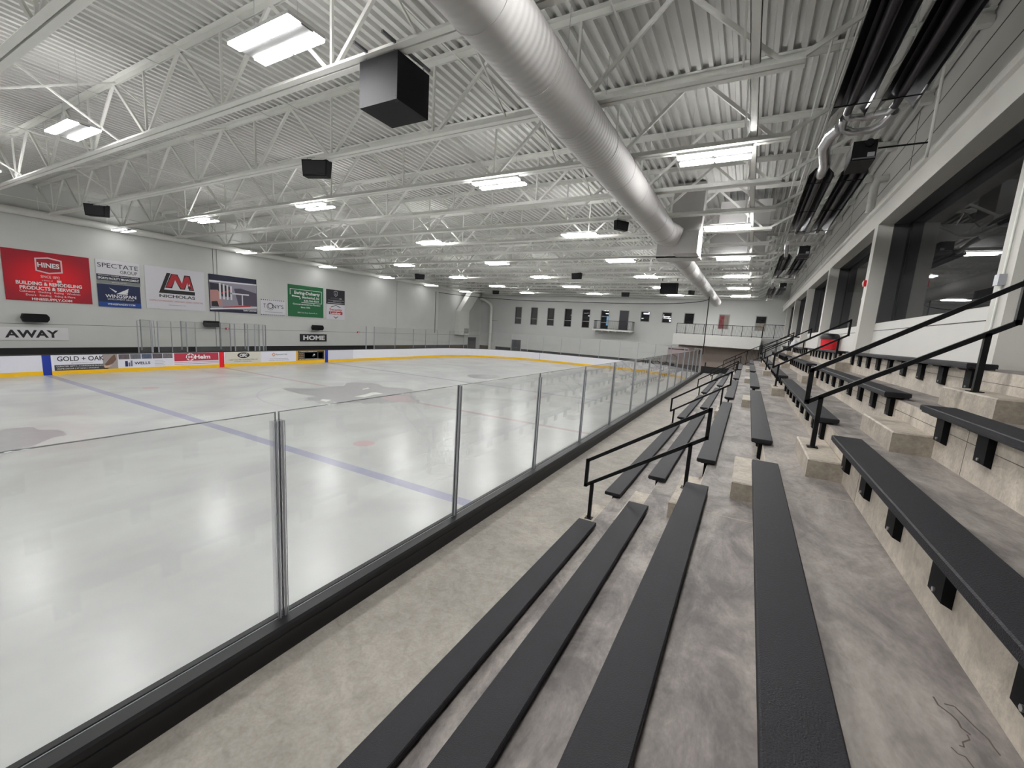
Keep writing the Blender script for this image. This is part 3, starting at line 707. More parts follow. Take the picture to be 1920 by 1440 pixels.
# ------------------------------------------------------------------ round duct
t = thing('round_duct', 'large white spiral duct hung under the roof joists', 'duct', (-.17, 0, 7.6))
b = MB(); b.tube([(0, YN+.02, 0), (0, 3.1, 0)], .45, DUCTM, 48); y = YN+1.3
while y < 2.9: b.tube([(0, y, 0), (0, y+.05, 0)], .459, DUCTM, 48); y += 1.55
b.build('duct_run', t)
b = MB(); b.tube([(0, 3.05, 0), (.12, 3.3, -.02), (.35, 3.5, -.05), (.5, 3.55, -.1)], [.455, .45, .40, .34], DUCTM, 32); b.build('elbow', t)
MB().box(.35, 3.45, -.72, 1.2, 4.9, .1, DUCTM).box(.25, 3.43, .1, 1.22, 5.0, .13, DUCTM).box(-.45, 4.3, -.78, 1.24, 4.95, -.68, DUCTM).build('plenum_box', t)
b = MB(); q = [(-.45, 4.95, -.74), (1.1, 4.95, -.74), (1.1, 4.95, .1), (-.45, 4.95, .1)]; n = 32; vs = list(q); ring = []
for k in range(n):
    a = 2*math.pi*(k+.5)/n-math.pi*.75; ring.append((.07+.4*math.cos(a), 6.3, -.24+.4*math.sin(a)))
vs += ring; fs = []
for k in range(4):
    for j in range(8): fs.append((k, 4+(k*8+j) % n, 4+(k*8+j+1) % n))
    fs.append((k, 4+((k+1)*8) % n, (k+1) % 4))
b.add(vs, fs, DUCTM, False); b.box(-.45, 4.3, -.74, 1.1, 4.95, .1, DUCTM); b.build('transition', t)
b = MB(); b.tube([(.07, 6.3, -.24), (.07, 33.2, -.24)], .4, DUCTM, 40); y = 8.0
while y < 32: b.tube([(.07, y, -.24), (.07, y+.06, -.24)], .409, DUCTM, 40); y += 2.0
b.build('duct_run', t)
for k in range(9):
    yy = -16+k*2.2
    MB().tube([(0, yy, .44), (0, yy, 1.9)], .006, GALV, 5).build('hanger_rod', t)
MB().box(.1, 3.75, .13, 1.22, 4.35, 1.95, DUCTM).build('riser_duct', t)
for i, (x0, y0, x1, y1) in enumerate(((1.5, 5.4, 3.3, 6.9), (.7, 11.35, 3.3, 12.9))):
    tag(MB().box(x0, y0, 8.25, x1, y1, 9.2, mat('duct grey paint', (188, 187, 186), .5)).build('rectangular_duct'), 'flat grey rectangular duct between the roof joists, %s' % ('beside the plenum box' if i == 0 else 'farther along the small duct'), 'duct', 'rectangular ducts in the joist space')
# wall return duct in the far corner
t = thing('wall_duct', 'white sheet metal duct with grille near the far corner', 'duct', (XL, 32, 2.3))
b = MB().box(.02, -.25, 0, .75, 2.1, 1.35, WHITE); b.box(.02, -.05, 1.35, .72, 2.0, 3.1, WHITE)
b.add([(.02, -.05, 3.1), (.72, -.05, 3.1), (.72, 2.0, 3.1), (.02, 2.0, 3.1), (.8, 1.1, 5.6), (1.6, 1.1, 5.6), (1.6, 3.1, 5.6), (.8, 3.1, 5.6)], [(0, 1, 5, 4), (1, 2, 6, 5), (2, 3, 7, 6), (3, 0, 4, 7), (4, 5, 6, 7)], WHITE)
b.build('duct_body', t)
b = MB()
for k in range(8): b.box(.75, .95, .2+k*.085, .765, 2.0, .255+k*.085, mat('grille grey', (120, 120, 120), .5))
b.build('grille', t)
t = thing('wall_pipe', 'fat white pipe running down the far wall', 'pipe', (-29, 37.6, 0))
MB().tube([(0, 0, .02), (0, 0, 6.3), (-.15, 0, 6.7), (-1.1, 0, 7.25), (-1.9, 0, 7.45)], .2, WHITE, 16).build('pipe_run', t)
MB().tube([(.2, 0, 4.5), (1.1, 0, 4.5)], .02, GASK, 6).build('side_branch', t)
t = thing('eave_duct', 'long white tube hung along the bench side wall', 'duct', (-30.7, 0, 8.05))
MB().tube([(0, YN+.05, 0), (0, YE-2.5, 0)], .19, WHITE, 16).build('tube_run', t)
for k in range(18): MB().tube([(0, -17.6+k*2.82, .18), (0, -17.6+k*2.82, .9)], .02, WHITE, 6).build('hanger', t)
# pipes near the stand wall
for i, (x, z, r) in enumerate(((3.82, 9.2, .022), (4.05, 9.25, .03), (4.17, 9.2, .018))):
    tag(MB().tube([(x, YN+.05, z), (x, YE-.05, z)], r, WHITE, 8).build('ceiling_pipe'), 'thin white pipe above the radiant heaters, %s from the round duct' % ORD[i], 'pipe', 'thin pipes under the roof deck')
# ------------------------------------------------------------------ radiant heaters
def heater(y0, L, label):
    o = thing('radiant_heater', label, 'heater', (4.27, y0, 6.9), 'double tube heaters above the stand')
    for sx in (-.26, .26):
        b = MB(); pr = [(-.21, 0), (-.2, .05), (-.1, .17), (.1, .17), (.2, .05), (.21, 0), (.205, 0), (.19, .045), (.095, .16), (-.095, .16), (-.19, .045), (-.205, 0)]
        b.prism([(sx+a, c) for a, c in pr], 'y', 0, L, HEATM); b.build('reflector', o)
        MB().tube([(sx, .05, .06), (sx, L-.05, .06)], .05, HEATT, 14).build('heater_tube', o)
        for k in range(3):
            yy = .4+k*(L-.8)/2
            MB().box(sx-.2, yy, .0, sx+.2, yy+.015, .012, BLACK).build('tube_bracket', o)
    MB().tube([(-.26, L-.05, .06), (-.24, L+.12, .06), (0, L+.2, .06), (.24, L+.12, .06), (.26, L-.05, .06)], .05, GALV, 12).build('return_bend', o)
    for k in (0, 1):
        for sx in (-.26, .26): MB().tube([(sx, .5+k*(L-1), .17), (sx, .5+k*(L-1), 2.6)], .005, GALV, 5).build('hanger_chain', o)
    bx = MB().box(.08, -.75, -.02, .42, -.05, .3, BLACK).box(.3, -.755, .03, .4, -.75, .1, mat('rating plate', (150, 150, 155), .5)).box(.1, -.77, .0, .42, -.75, .02, GASK); c = bx.build('burner_box', o)
    MB().tube([(.3, -.75, .24), (.3, -.82, .24)], .06, SPK, 12).build('intake_port', c)
    MB().tube([(-.26, .1, .1), (-.27, -.25, .12), (-.3, -.6, .25), (-.33, -1.3, .3)], .07, GALV, 14).build('flue_pipe', o)
    return o
heater(-14.6, 8.0, 'long double tube heater with steel elbow, just above the camera end of the stand')
heater(-4.1, 5.2, 'double tube heater with black burner box above the second seating block')
heater(5.2, 6.0, 'double tube heater above the third seating block')
heater(16.3, 6.0, 'small looking double tube heater close to the far wall')
o = thing('flue_connector', 'bright galvanised elbow pipe linking the two big heaters', 'pipe', (4.0, -6.5, 6.95))
MB().tube([(.0, .0, .0), (.02, .3, -.02), (.15, .42, -.05), (.4, .45, -.05), (.52, .38, 0), (.56, 0, .0)], .055, GALV, 14).build('cross_tube', o)
MB().tube([(.0, .3, 0), (-.08, .6, .02), (-.12, 1.0, 0), (-.02, 1.6, -.08), (.01, 2.5, .02)], .085, GALV, 14).build('flexible_run', o)
o = thing('gas_rod', 'thin dark rod from the burner box to the wall pipe', 'pipe', (4.65, -5.2, 6.93))
MB().tube([(0, 0, 0), (.63, 0, .0)], .014, BLACK, 8).build('rod', o)
tag(MB().tube([(5.28, -5.2, 9.55), (5.28, -5.2, 6.7)], .022, WHITE, 8).build('wall_conduit'), 'slim white pipe dropping from the deck behind the burner box', 'pipe')
tag(MB().tube([(6.2, 2.6, 8.75), (5.95, 2.6, 8.7), (5.9, 2.6, 8.5), (5.9, 2.6, 7.75)], .11, WHITE, 14).build('vent_elbow'), 'thick white vent elbow on the upper wall above the windows', 'pipe')
# ------------------------------------------------------------------ speakers
o = thing('cube_speaker', 'big black cube loudspeaker hung from the joist near the round duct', 'speaker', (-2.69, -8.75, 7.18))
MB().box(-.43, -.39, 0, .43, .39, .72, SPK).build('cabinet', o)
b = MB()
for x in (-.38, .38):
    for z in (.06, .62): b.tube([(x, -.391, z), (x, -.394, z)], .012, SPKG, 8)
for x, y in ((-.36, -.32), (.36, -.32), (.36, .32), (-.36, .32)): b.box(x-.03, y-.015, -.003, x+.03, y+.015, 0, SPKG)
b.build('fastener', o)
for x in (-.32, .32):
    MB().box(x-.02, -.62, .86, x+.02, .52, .90, GASK).build('strut_bar', o)
    MB().tube([(x, -.36, .72), (x, -.36, .86)], .012, GALV, 6).build('shackle', o)
    MB().tube([(x, .36, .72), (x, .36, .86)], .012, GALV, 6).build('shackle', o)
o = thing('cube_speaker', 'black cube loudspeaker hung near the far net beside the small duct', 'speaker', (-3.27, 24.3, 7.2), 'x'); del o['group']
b = MB().box(-.66, -.4, .1, .66, .4, 1.0, SPK); b.build('cabinet', o)
for x in (-.6, .6): MB().tube([(x, 0, .95), (x, 0, 1.4)], .03, SPK, 6).build('hanger_rod', o)
def hspk(x, y, lab, rz=0, sc=1):
    o = thing('hanging_speaker', lab, 'speaker', (x, y, 7.72), 'small black speakers hung from the joists'); o.rotation_euler = (0, 0, rz); o.scale = (sc, sc, sc)
    b = MB().prism([(-.4, .24), (-.36, -.2), (.36, -.2), (.4, .24)], 'y', -.12, .12, SPK); b.build('cabinet', o)
    MB().box(-.34, -.13, -.17, .34, -.12, .2, SPKG).build('grille', o)
    MB().bar((-.3, 0, .24), (-.3, 0, .33), .02, .02, GALV).bar((.3, 0, .24), (.3, 0, .33), .02, .02, GALV).bar((-.3, 0, .33), (.3, 0, .33), .02, .02, GALV).build('yoke', o)
hspk(-8.1, -6.24, 'black wedge speaker hung below the second joist past the cube speaker', .35)
hspk(-23.4, -6.24, 'black wedge speaker hung over the away bench end', .6, 1.15)
hspk(-8.6, 16.32, 'small black speaker hung over mid ice between the two cube speakers', -.2)
hspk(-23.8, 16.32, 'black speaker hung near the bench side wall, past the home bench', .4, 1.1)
hspk(-8.5, 30.42, 'small dark speaker hung by the far net, in line with the balcony door', 0)
hspk(-24.1, 30.42, 'small dark speaker hung by the far net, in line with the tall windows', 0)
hspk(-1.62, 2.22, 'tilted black speaker hung against the round duct', 1.0, .75)
hspk(-1.87, 27.6, 'tiny tilted black speaker beside the far cube speaker', 1.0, .8)
WY = [(-6.87, 'away sign'), (1.98, 'penalty boxes'), (10.75, 'home sign')]
for i, (y, wh) in enumerate(WY):
    o = thing('wall_speaker', 'flat black wall speaker above the %s' % wh, 'speaker', (XL, y, 2.56), 'black speakers along the bench side wall')
    MB().prism([(-.52, .0), (-.45, .22), (.42, .22), (.52, .08), (.52, -.08), (.42, -.22), (-.45, -.22)], 'x', .1, .45, SPK).build('cabinet', o)
    MB().box(0, -.1, -.08, .1, .1, .08, SPK).build('wall_bracket', o)
for i, y in enumerate((3.15, 15.6)):
    o = MB().box(XL+.003, y-.12, 2.18, XL+.09, y+.12, 2.32, RED).box(XL+.09, y-.05, 2.2, XL+.11, y+.05, 2.3, WHITE).build('fire_strobe')
    tag(o, 'small red alarm strobe on the bench side wall %s' % ('near the penalty boxes' if i == 0 else 'past the home sign'), 'alarm', 'alarm strobes')

# ------------------------------------------------------------------ signs on the bench side wall
def sign(name, label, y0, y1, z0, z1, m, X=XL, grp='advertising banners on the wall', cat='banner', th=.04):
    o = thing(name, label, cat, (X+.004, (y0+y1)/2, (z0+z1)/2), grp)
    MB().box(0, (y0-y1)/2, (z0-z1)/2, th, (y1-y0)/2, (z1-z0)/2, m).build('panel', o); o['w'] = y1-y0; o['h'] = z1-z0
    return o
def T(o, s, cy, cz, w, h, m, **k): return text(s, w, h, m, parent=o, org=(k.pop('dx', .046), cy, cz), **k)
def R(o, y0, z0, y1, z1, m, name='colour_band', dx=.041, th=.003):
    return MB().box(dx, y0, z0, dx+th, y1, z1, m).build(name, o)
def PG(o, pts, m, name='emblem', dx=.043):
    from mathutils.geometry import tessellate_polygon
    tri = tessellate_polygon([[Vector((a, c, 0)) for a, c in pts]])
    fs = []
    for t3 in tri:
        a, c, d = [pts[i] for i in t3]
        cr = (c[0]-a[0])*(d[1]-a[1])-(c[1]-a[1])*(d[0]-a[0]); fs.append(tuple(t3) if cr > 0 else tuple(reversed(t3)))
    return MB().add([(dx, a, c) for a, c in pts], fs, m).build(name, o)
REDB = bpy.data.materials.new('red banner print'); REDB.use_nodes = True
nt = REDB.node_tree; tc = nt.nodes.new('ShaderNodeTexCoord'); gr = nt.nodes.new('ShaderNodeTexGradient'); gr.gradient_type = 'SPHERICAL'
mp = nt.nodes.new('ShaderNodeMapping'); mp.inputs['Scale'].default_value = (.01, .52, .7); mp.inputs['Location'].default_value = (0, 0, .05)
cr = nt.nodes.new('ShaderNodeValToRGB'); cr.color_ramp.elements[0].color = (*s2l((160, 26, 42)), 1); cr.color_ramp.elements[1].color = (*s2l((232, 24, 40)), 1); cr.color_ramp.elements[1].position = .7
nt.links.new(tc.outputs['Object'], mp.inputs[0]); nt.links.new(mp.outputs[0], gr.inputs[0]); nt.links.new(gr.outputs[0], cr.inputs[0]); nt.links.new(cr.outputs[0], nt.nodes['Principled BSDF'].inputs['Base Color'])
nt.nodes['Principled BSDF'].inputs['Roughness'].default_value = .7
o = sign('advertising_banner', 'large bright red banner with white lettering, above the away sign', -7.8, -4.38, 3.47, 6.13, REDB)
hexo = [(-.52, .98), (0, 1.08), (.55, .98), (.55, .30), (0, .18), (-.52, .30)]; hexi = [(a*.88, .63+(c-.63)*.84) for a, c in hexo]
PG(o, hexo, mat('shield outline', (232, 200, 204), .6), 'shield_outline'); PG(o, hexi, mat('shield red', (166, 24, 38), .6), 'shield', .0445)
T(o, 'HINES', 0, .64, .86, .26, WHITET, bold=.03); T(o, 'SINCE 1892', .03, .02, .75, .14, WHITET); T(o, 'a division of', -.1, -.18, .42, .07, WHITET); R(o, .28, -.25, .46, -.12, WHITET, 'small_emblem')
T(o, 'BUILDING & REMODELING', 0, -.38, 2.6, .19, WHITET, bold=.03); T(o, 'PRODUCTS & SERVICES', 0, -.63, 2.36, .19, WHITET, bold=.03)
T(o, 'Cabinetry · Decking · Railing · Windows', 0, -.84, 2.4, .13, WHITET); T(o, 'Doors · Roofing · Siding & More', 0, -1.02, 1.95, .13, WHITET)
T(o, 'HINESSUPPLY.COM', .03, -1.22, 1.6, .14, WHITET, bold=.03)
OFFW = mat('banner off white', (222, 220, 226), .7); NAVY = mat('banner navy', (26, 38, 78), .6); NAVY2 = mat('banner dark navy', (30, 34, 58), .6)
o = sign('advertising_banner', 'white banner with thin black lettering over a navy stripe', -4.1, -2.0, 4.76, 6.15, OFFW)
T(o, 'SPECTATE', 0, .38, 1.95, .26, BLACKT); T(o, 'GROUP', .5, .06, .85, .2, BLACKT)
R(o, -1.05, -.5, 1.05, -.15, NAVY2); R(o, -1.05, -.69, 1.05, -.5, mat('banner grey', (128, 132, 130), .6))
T(o, 'INTENTIONALLY DIFFERENT · DELIBERATELY PERSONAL', 0, -.22, 1.95, .06, WHITET); T(o, 'SPORTS FACILITY MANAGEMENT', 0, -.38, 2.0, .13, WHITET, bold=.02); T(o, 'spectategroup.com', 0, -.6, .7, .06, WHITET)
o = sign('advertising_banner', 'navy blue banner with white wing emblem, lower of the stacked pair', -4.1, -2.03, 3.38, 4.73, NAVY)
R(o, -1.035, -.675, 1.035, -.38, mat('banner blue', (28, 70, 148), .6))
PG(o, [(-.5, .48), (-.2, .2), (-.13, .28)], WHITET, 'wing_emblem')
for k in range(4): PG(o, [(-.18+.02*k, .12+.0*k), (.46-.02*k, .5-.1*k), (.43-.02*k, .42-.1*k), (.1, .12)], WHITET, 'wing_emblem', .043+.0005*k)
T(o, 'WINGSPAN', .05, -.02, 1.5, .2, WHITET, bold=.02); T(o, 'DEVELOPMENT GROUP', .05, -.2, 1.3, .09, WHITET); T(o, 'WINGSPANDEV.COM', .05, -.5, 1.35, .11, WHITET, bold=.02)
o = sign('advertising_banner', 'large white banner with red and black angular initials', -1.74, 1.72, 3.45, 6.15, OFFW)
PG(o, [(-.52, 1.02), (-.3, 1.02), (-.72, -.08), (1.1, -.08), (1.1, -.32), (-1.02, -.32)], BLACKT, 'emblem')
for dx, m_, g in ((.0440, BLACKT, .06), (.0455, REDT, 0)):
    PG(o, [(-.22-g, .96+g*.4), (.04+g, .96+g*.4), (.34, .42), (.56-g, .92+g), (.78+g, .92+g), (1.0+g, .05-g), (.8-g, .05-g), (.66, .5), (.44+g, .08-g), (.28-g, .08-g), (-.06, .6), (-.32+g, .1-g), (-.6-g, .1-g)], m_, 'initials', dx)
PG(o, [(.72, .3), (.82, .3), (.77, .46)], OFFW, 'initial_gap', .047)
PG(o, [(.66, .13), (.70, .22), (.86, .22), (.89, .13)], BLACKT, 'initial_gap', .0472)
T(o, 'NICHOLAS', .05, -.5, 2.1, .2, BLACKT, bold=.02); T(o, 'CONSTRUCTION MANAGEMENT | DESIGN-BUILD | GENERAL CONTRACTING', 0, -.84, 3.15, .13, REDT); T(o, 'nicholasquality.com', 0, -1.08, 1.0, .07, BLACKT)
o = sign('advertising_banner', 'dark navy banner with a photo of a crane truck building a house', 2.02, 5.45, 3.47, 6.12, NAVY2)
R(o, -1.68, -1.08, 1.68, .86, mat('print sky', (150, 146, 160), .7), 'photo_print', .041)
PG(o, [(-1.7, -1.1), (1.7, -.78), (1.7, -.9), (-1.7, -1.2)], OFFW, 'print_border', .0445); PG(o, [(-1.7, .78), (1.7, .86), (1.7, .95), (-1.7, .9)], OFFW, 'print_border', .0445)
PG(o, [(0, .45), (.5, .5), (1.68, .25), (1.68, -.75), (.3, -.75)], mat('print hill', (86, 80, 96), .7), 'hill', .0443)
PG(o, [(-1.66, -.2), (-1.66, .72), (-1.1, .7), (-.3, .55), (-.3, -.2)], mat('print dark', (52, 50, 62), .7), 'building', .0446)
for k in range(4): R(o, -1.05+k*.26, -.4, -.93+k*.26, .76-.05*k, OFFW, 'column', .0448)
R(o, -.3, .02, 1.1, .12, OFFW, 'beam', .0448); R(o, .55, -.75, .63, .05, OFFW, 'column', .0448)
PG(o, [(-1.66, -.85), (-1.66, .2), (-1.15, .25), (-.9, -.1), (-.85, -.9)], mat('print truck', (188, 140, 136), .7), 'truck', .0455)
PG(o, [(-1.6, -.95), (-1.6, -.6), (-1.2, -.55), (-1.1, -.95)], BLACKT, 'truck_wheel', .0462)
PG(o, [(-.95, -.05), (-.15, .28), (-.15, .36), (-.95, .08)], mat('print red', (190, 60, 60), .7), 'crane_arm', .0462); PG(o, [(-.85, -.95), (1.2, -.72), (1.2, -.82), (-.85, -1.02)], mat('print red', (190, 60, 60), .7), 'ground_strip', .0462)
T(o, 'Eagle Concrete', 1.15, -1.13, 1.0, .17, WHITET, bold=.02)
o = sign('advertising_banner', 'small white banner with checkered edges and black lettering', 5.73, 7.84, 3.4, 4.7, OFFW)
b = MB()
for k in range(12):
    for z in (-.62, .56): b.box(.041, -1.02+k*.172, z, .044, -.94+k*.172, z+.06, BLACKT)
b.build('checkered_edge', o)
T(o, 'T', -.72, .12, .2, .32, BLACKT); T(o, 'NY\'S', .4, .1, .95, .3, BLACKT)
b = MB(); b.tube([(.045, -.25+.28*math.cos(a*.314), .08+.28*math.sin(a*.314)) for a in range(21)], .012, BLACKT, 5); b.tube([(.045, -.25+.2*math.cos(a*.314), .12+.2*math.sin(a*.314)) for a in range(21)], .02, BLACKT, 5); b.build('round_emblem', o)
R(o, -.7, -.38, .8, -.35, mat('thin grey', (140, 140, 140)), 'text_line')
GRN = mat('banner green', (22, 104, 60), .6)
o = sign('advertising_banner', 'large green banner with white lettering, above the home sign', 8.1, 11.54, 3.45, 6.11, GRN)
b = MB()
for a in ((-1.55, .95, 1.55, .99), (-.5, -.12, 1.55, -.08), (1.51, -.12, 1.55, .99), (-1.55, .5, -1.51, .99)): b.box(.041, a[0], a[1], .044, a[2], a[3], WHITET)
b.build('outline', o)
T(o, 'Ewing-Doherty', .1, .66, 2.5, .36, WHITET, bold=.03); T(o, 'Mechanical, Inc', .45, .33, 1.7, .24, WHITET, bold=.02); T(o, '630-766-9259', .5, .07, 1.5, .16, WHITET, bold=.02)
PG(o, [(-1.4, .42), (-1.3, .5), (-1.3, .44), (-.65, .4), (-.55, .2), (-.7, .14), (-.62, .3), (-1.3, .36), (-1.3, .3)], WHITET, 'pipe_emblem')
T(o, 'Commercial & Service Plumbing', .05, -.28, 2.7, .17, WHITET, bold=.02); T(o, 'Since 1976', -.1, -.52, .9, .14, WHITET, bold=.02); T(o, '304 E York Road, Bensenville, IL', .1, -.98, 1.95, .12, WHITET)
o = sign('advertising_banner', 'black banner with a pale shield emblem', 11.87, 13.92, 4.78, 6.1, mat('banner black', (34, 34, 42), .6))
sh = [(-.22, .5), (0, .58), (.22, .5), (.2, .2), (0, .02), (-.2, .2)]
PG(o, sh, mat('pale grey', (170, 170, 175), .6), 'shield'); PG(o, [(a*.8, .3+(c-.3)*.8) for a, c in sh], mat('banner black', (34, 34, 42)), 'shield_inner', .044); T(o, 'A', 0, .3, .2, .28, mat('pale grey', (170, 170, 175)))
T(o, 'ACCELERATED', -.1, -.12, .95, .13, mat('mid grey', (110, 110, 116), .6)); T(o, 'RISK', .55, -.12, .25, .12, WHITET); R(o, -.85, -.32, .95, -.3, OFFW, 'text_line'); R(o, -.3, -.42, .6, -.4, OFFW, 'text_line'); R(o, -.9, -.56, .95, -.53, OFFW, 'text_line')
o = sign('advertising_banner', 'white banner with red lettering between black chevrons', 11.87, 13.92, 3.38, 4.73, OFFW)
T(o, 'Security', 0, .2, 1.4, .28, REDT, bold=.02); R(o, -.75, -.22, .75, .05, mat('banner red', (176, 40, 48), .6)); T(o, 'Lumber', 0, -.09, 1.2, .22, WHITET, bold=.03)
PG(o, [(-.55, .42), (0, .6), (.55, .42), (.55, .48), (0, .66), (-.55, .48)], BLACKT, 'chevron'); PG(o, [(-.25, -.42), (0, -.6), (.25, -.42), (.25, -.36), (0, -.52), (-.25, -.36)], BLACKT, 'chevron')
AW = mat('sign white', (228, 226, 228), .6)
o = sign('team_sign', 'white sign reading AWAY over the bench side boards', -8.4, -5.55, 1.34, 2.03, AW, grp='team name signs')
T(o, 'AWAY', -.0, 0, 2.05, .42, BLACKT, bold=.035)
o = sign('team_sign', 'black sign reading HOME over the bench side boards', 9.15, 11.88, 1.31, 1.965, mat('sign black', (28, 28, 28), .6), grp='team name signs')
T(o, 'HOME', .05, 0, 2.2, .42, WHITET, bold=.035)
# adverts on the boards
XA = -RW
def ad(label, y0, y1, m, z0=.19, z1=.955): return sign('board_advert', label, y0, y1, z0, z1, m, X=XA-.002, grp='advert panels on the rink boards', cat='advert panel', th=.006)
K = dict(dx=.012)
def RA(o, y0, z0, y1, z1, m, name='colour_band', dx=.007): return R(o, y0, z0, y1, z1, m, name, dx, .002)
ADW = mat('advert white', (218, 218, 228), .5); DG = mat('advert dark grey', (62, 60, 64), .6)
o = ad('plain white advert panel beside the blue marker by the away sign', -14.0, -7.98, ADW)
o = ad('white advert with black curly lettering and a wooden bowl picture', -7.52, -5.1, ADW)
RA(o, -1.21, -.38, .8, -.1, DG); T(o, 'GOLD + OAK', -.22, .2, 1.75, .24, BLACKT, bold=.015, **K); T(o, 'goldandoakco.com', -.2, -.02, .8, .05, BLACKT, **K)
T(o, 'CURATED GIFTS | CORPORATE BUNDLES', -.22, -.18, 1.85, .075, WHITET, **K); T(o, 'HOME DECOR | STYLING | STAGING', -.35, -.3, 1.55, .075, WHITET, **K)
RA(o, .6, -.38, 1.21, .38, mat('advert beige', (150, 140, 138), .6), 'picture'); PG(o, [(.65, -.15), (.95, .25), (1.1, .38), (1.15, .1), (1.0, -.1), (.7, -.25)], mat('wood brown', (104, 78, 66), .6), 'wooden_bowl', .012); PG(o, [(.62, -.2), (.95, -.2), (.8, -.32), (.65, -.34)], mat('bowl tan', (196, 166, 142), .6), 'bowl_inside', .013)
o = ad('white advert with a strip of site photos and navy lettering', -5.07, -2.57, ADW)
for k, c in enumerate(((92, 84, 88), (96, 98, 104), (74, 84, 104), (80, 72, 76), (104, 100, 104))): RA(o, -1.24+k*.5, .1, -.77+k*.5, .37, mat('photo %d' % k, c, .6, noise=.6, nscale=9), 'site_photo')
RA(o, -.98, -.3, -.86, .0, NAVY, 'logo'); RA(o, -.84, -.3, -.76, -.08, mat('logo grey', (110, 110, 130)), 'logo'); RA(o, -.74, -.3, -.66, .02, mat('logo grey', (110, 110, 130)), 'logo')
T(o, 'WELLS', -.22, -.13, .72, .15, NAVY, bold=.03, **K)
for k in range(4): RA(o, .35, -.02-.09*k, .35+(.5 if k % 2 else .42), -.005-.09*k, mat('text grey', (140, 140, 150)), 'text_line')
o = ad('red and white advert with a white round emblem', -2.53, -.08, ADW)
RA(o, -1.2, -.1, 1.2, .37, mat('advert red', (172, 42, 64), .6)); T(o, 'Helm', .3, .13, .85, .26, WHITET, bold=.03, **K)
b = MB()
for k in range(6):
    a = k*math.pi/3+.5; a2 = a+math.pi/3-.25; b.bar((.012, -.37+.22*math.cos(a), .13+.2*math.sin(a)), (.012, -.37+.22*math.cos(a2), .13+.2*math.sin(a2)), .05, .004, WHITET, (1, 0, 0))
b.bar((.012, -.45, .13), (.012, -.29, .13), .05, .004, WHITET, (1, 0, 0)); b.bar((.012, -.45, .05), (.012, -.45, .21), .05, .004, WHITET, (1, 0, 0)); b.bar((.012, -.29, .05), (.012, -.29, .21), .05, .004, WHITET, (1, 0, 0)); b.build('emblem', o)
for k in range(2): RA(o, -1.2, -.19-.1*k, 1.2, -.17-.1*k, mat('advert red', (172, 42, 64)), 'stripe'); 
o = ad('cream advert with a black oval emblem', .3, 2.62, mat('advert cream', (206, 202, 190), .6))
b = MB(); vs = [(.009, .0+.4*math.cos(k*math.pi/16), .16+.19*math.sin(k*math.pi/16)) for k in range(32)]; b.add(vs, [tuple(range(32))], BLACKT); b.build('oval_emblem', o)
T(o, 'CEC', 0, .16, .52, .2, WHITET, shear=.3, bold=.04, **K); T(o, 'CAREY ELECTRIC CONTRACTING, LLC', 0, -.14, 1.9, .1, BLACKT, **K); T(o, 'McHENRY, IL  815-555-2330', -.05, -.26, 1.1, .06, BLACKT, **K)
o = ad('pale lilac advert with a small orange diamond', 2.65, 5.23, ADW)
PG(o, [(-.55, .15), (-.4, .3), (-.25, .15), (-.4, 0)], mat('orange', (206, 130, 90)), 'diamond', .010); PG(o, [(-.48, .15), (-.4, .23), (-.32, .15), (-.4, .07)], ADW, 'diamond_inside', .0115); T(o, 'Special Life', .2, .14, .85, .13, BLACKT, **K)
T(o, 'Home, Family, Marketing Events', 0, -.15, 1.35, .07, BLACKT, **K); T(o, 'Trust Plans, Guardians, Special Needs', 0, -.26, 1.5, .07, BLACKT, **K)
o = ad('black and gold advert with yellow lettering', 5.27, 7.72, mat('advert gold', (206, 158, 44), .6))
RA(o, -1.05, -.3, 1.2, .36, mat('advert black', (38, 36, 38))); RA(o, -.5, -.2, .55, .24, mat('advert steel', (70, 82, 104), .6, noise=.5, nscale=6), 'picture'); T(o, 'A MINDING CORPORATION', -.2, .31, 1.5, .07, WHITET, **K)
for k in range(3): T(o, ('HIGH', 'EXCAVATE', 'MINING')[k], -.8, .16-.15*k, .42, .09, mat('advert gold', (206, 158, 44)), **K)
RA(o, .68, -.22, 1.08, .24, mat('advert gold', (206, 158, 44)), 'gold_square'); PG(o, [(.1, -.05), (.25, .18), (.45, .1), (.4, -.05), (.2, -.12)], BLACKT, 'vehicle', .0115); PG(o, [(.2, .02), (.28, .12), (.38, .08), (.3, 0)], WHITET, 'vehicle_highlight', .013)
T(o, 'BIG RIGS CORPORATION MATERIALS', -.1, -.26, 1.7, .07, WHITET, **K)
ad('pale grey advert panel beside the second blue marker', 8.09, 10.56, mat('advert pale', (206, 206, 216), .5))

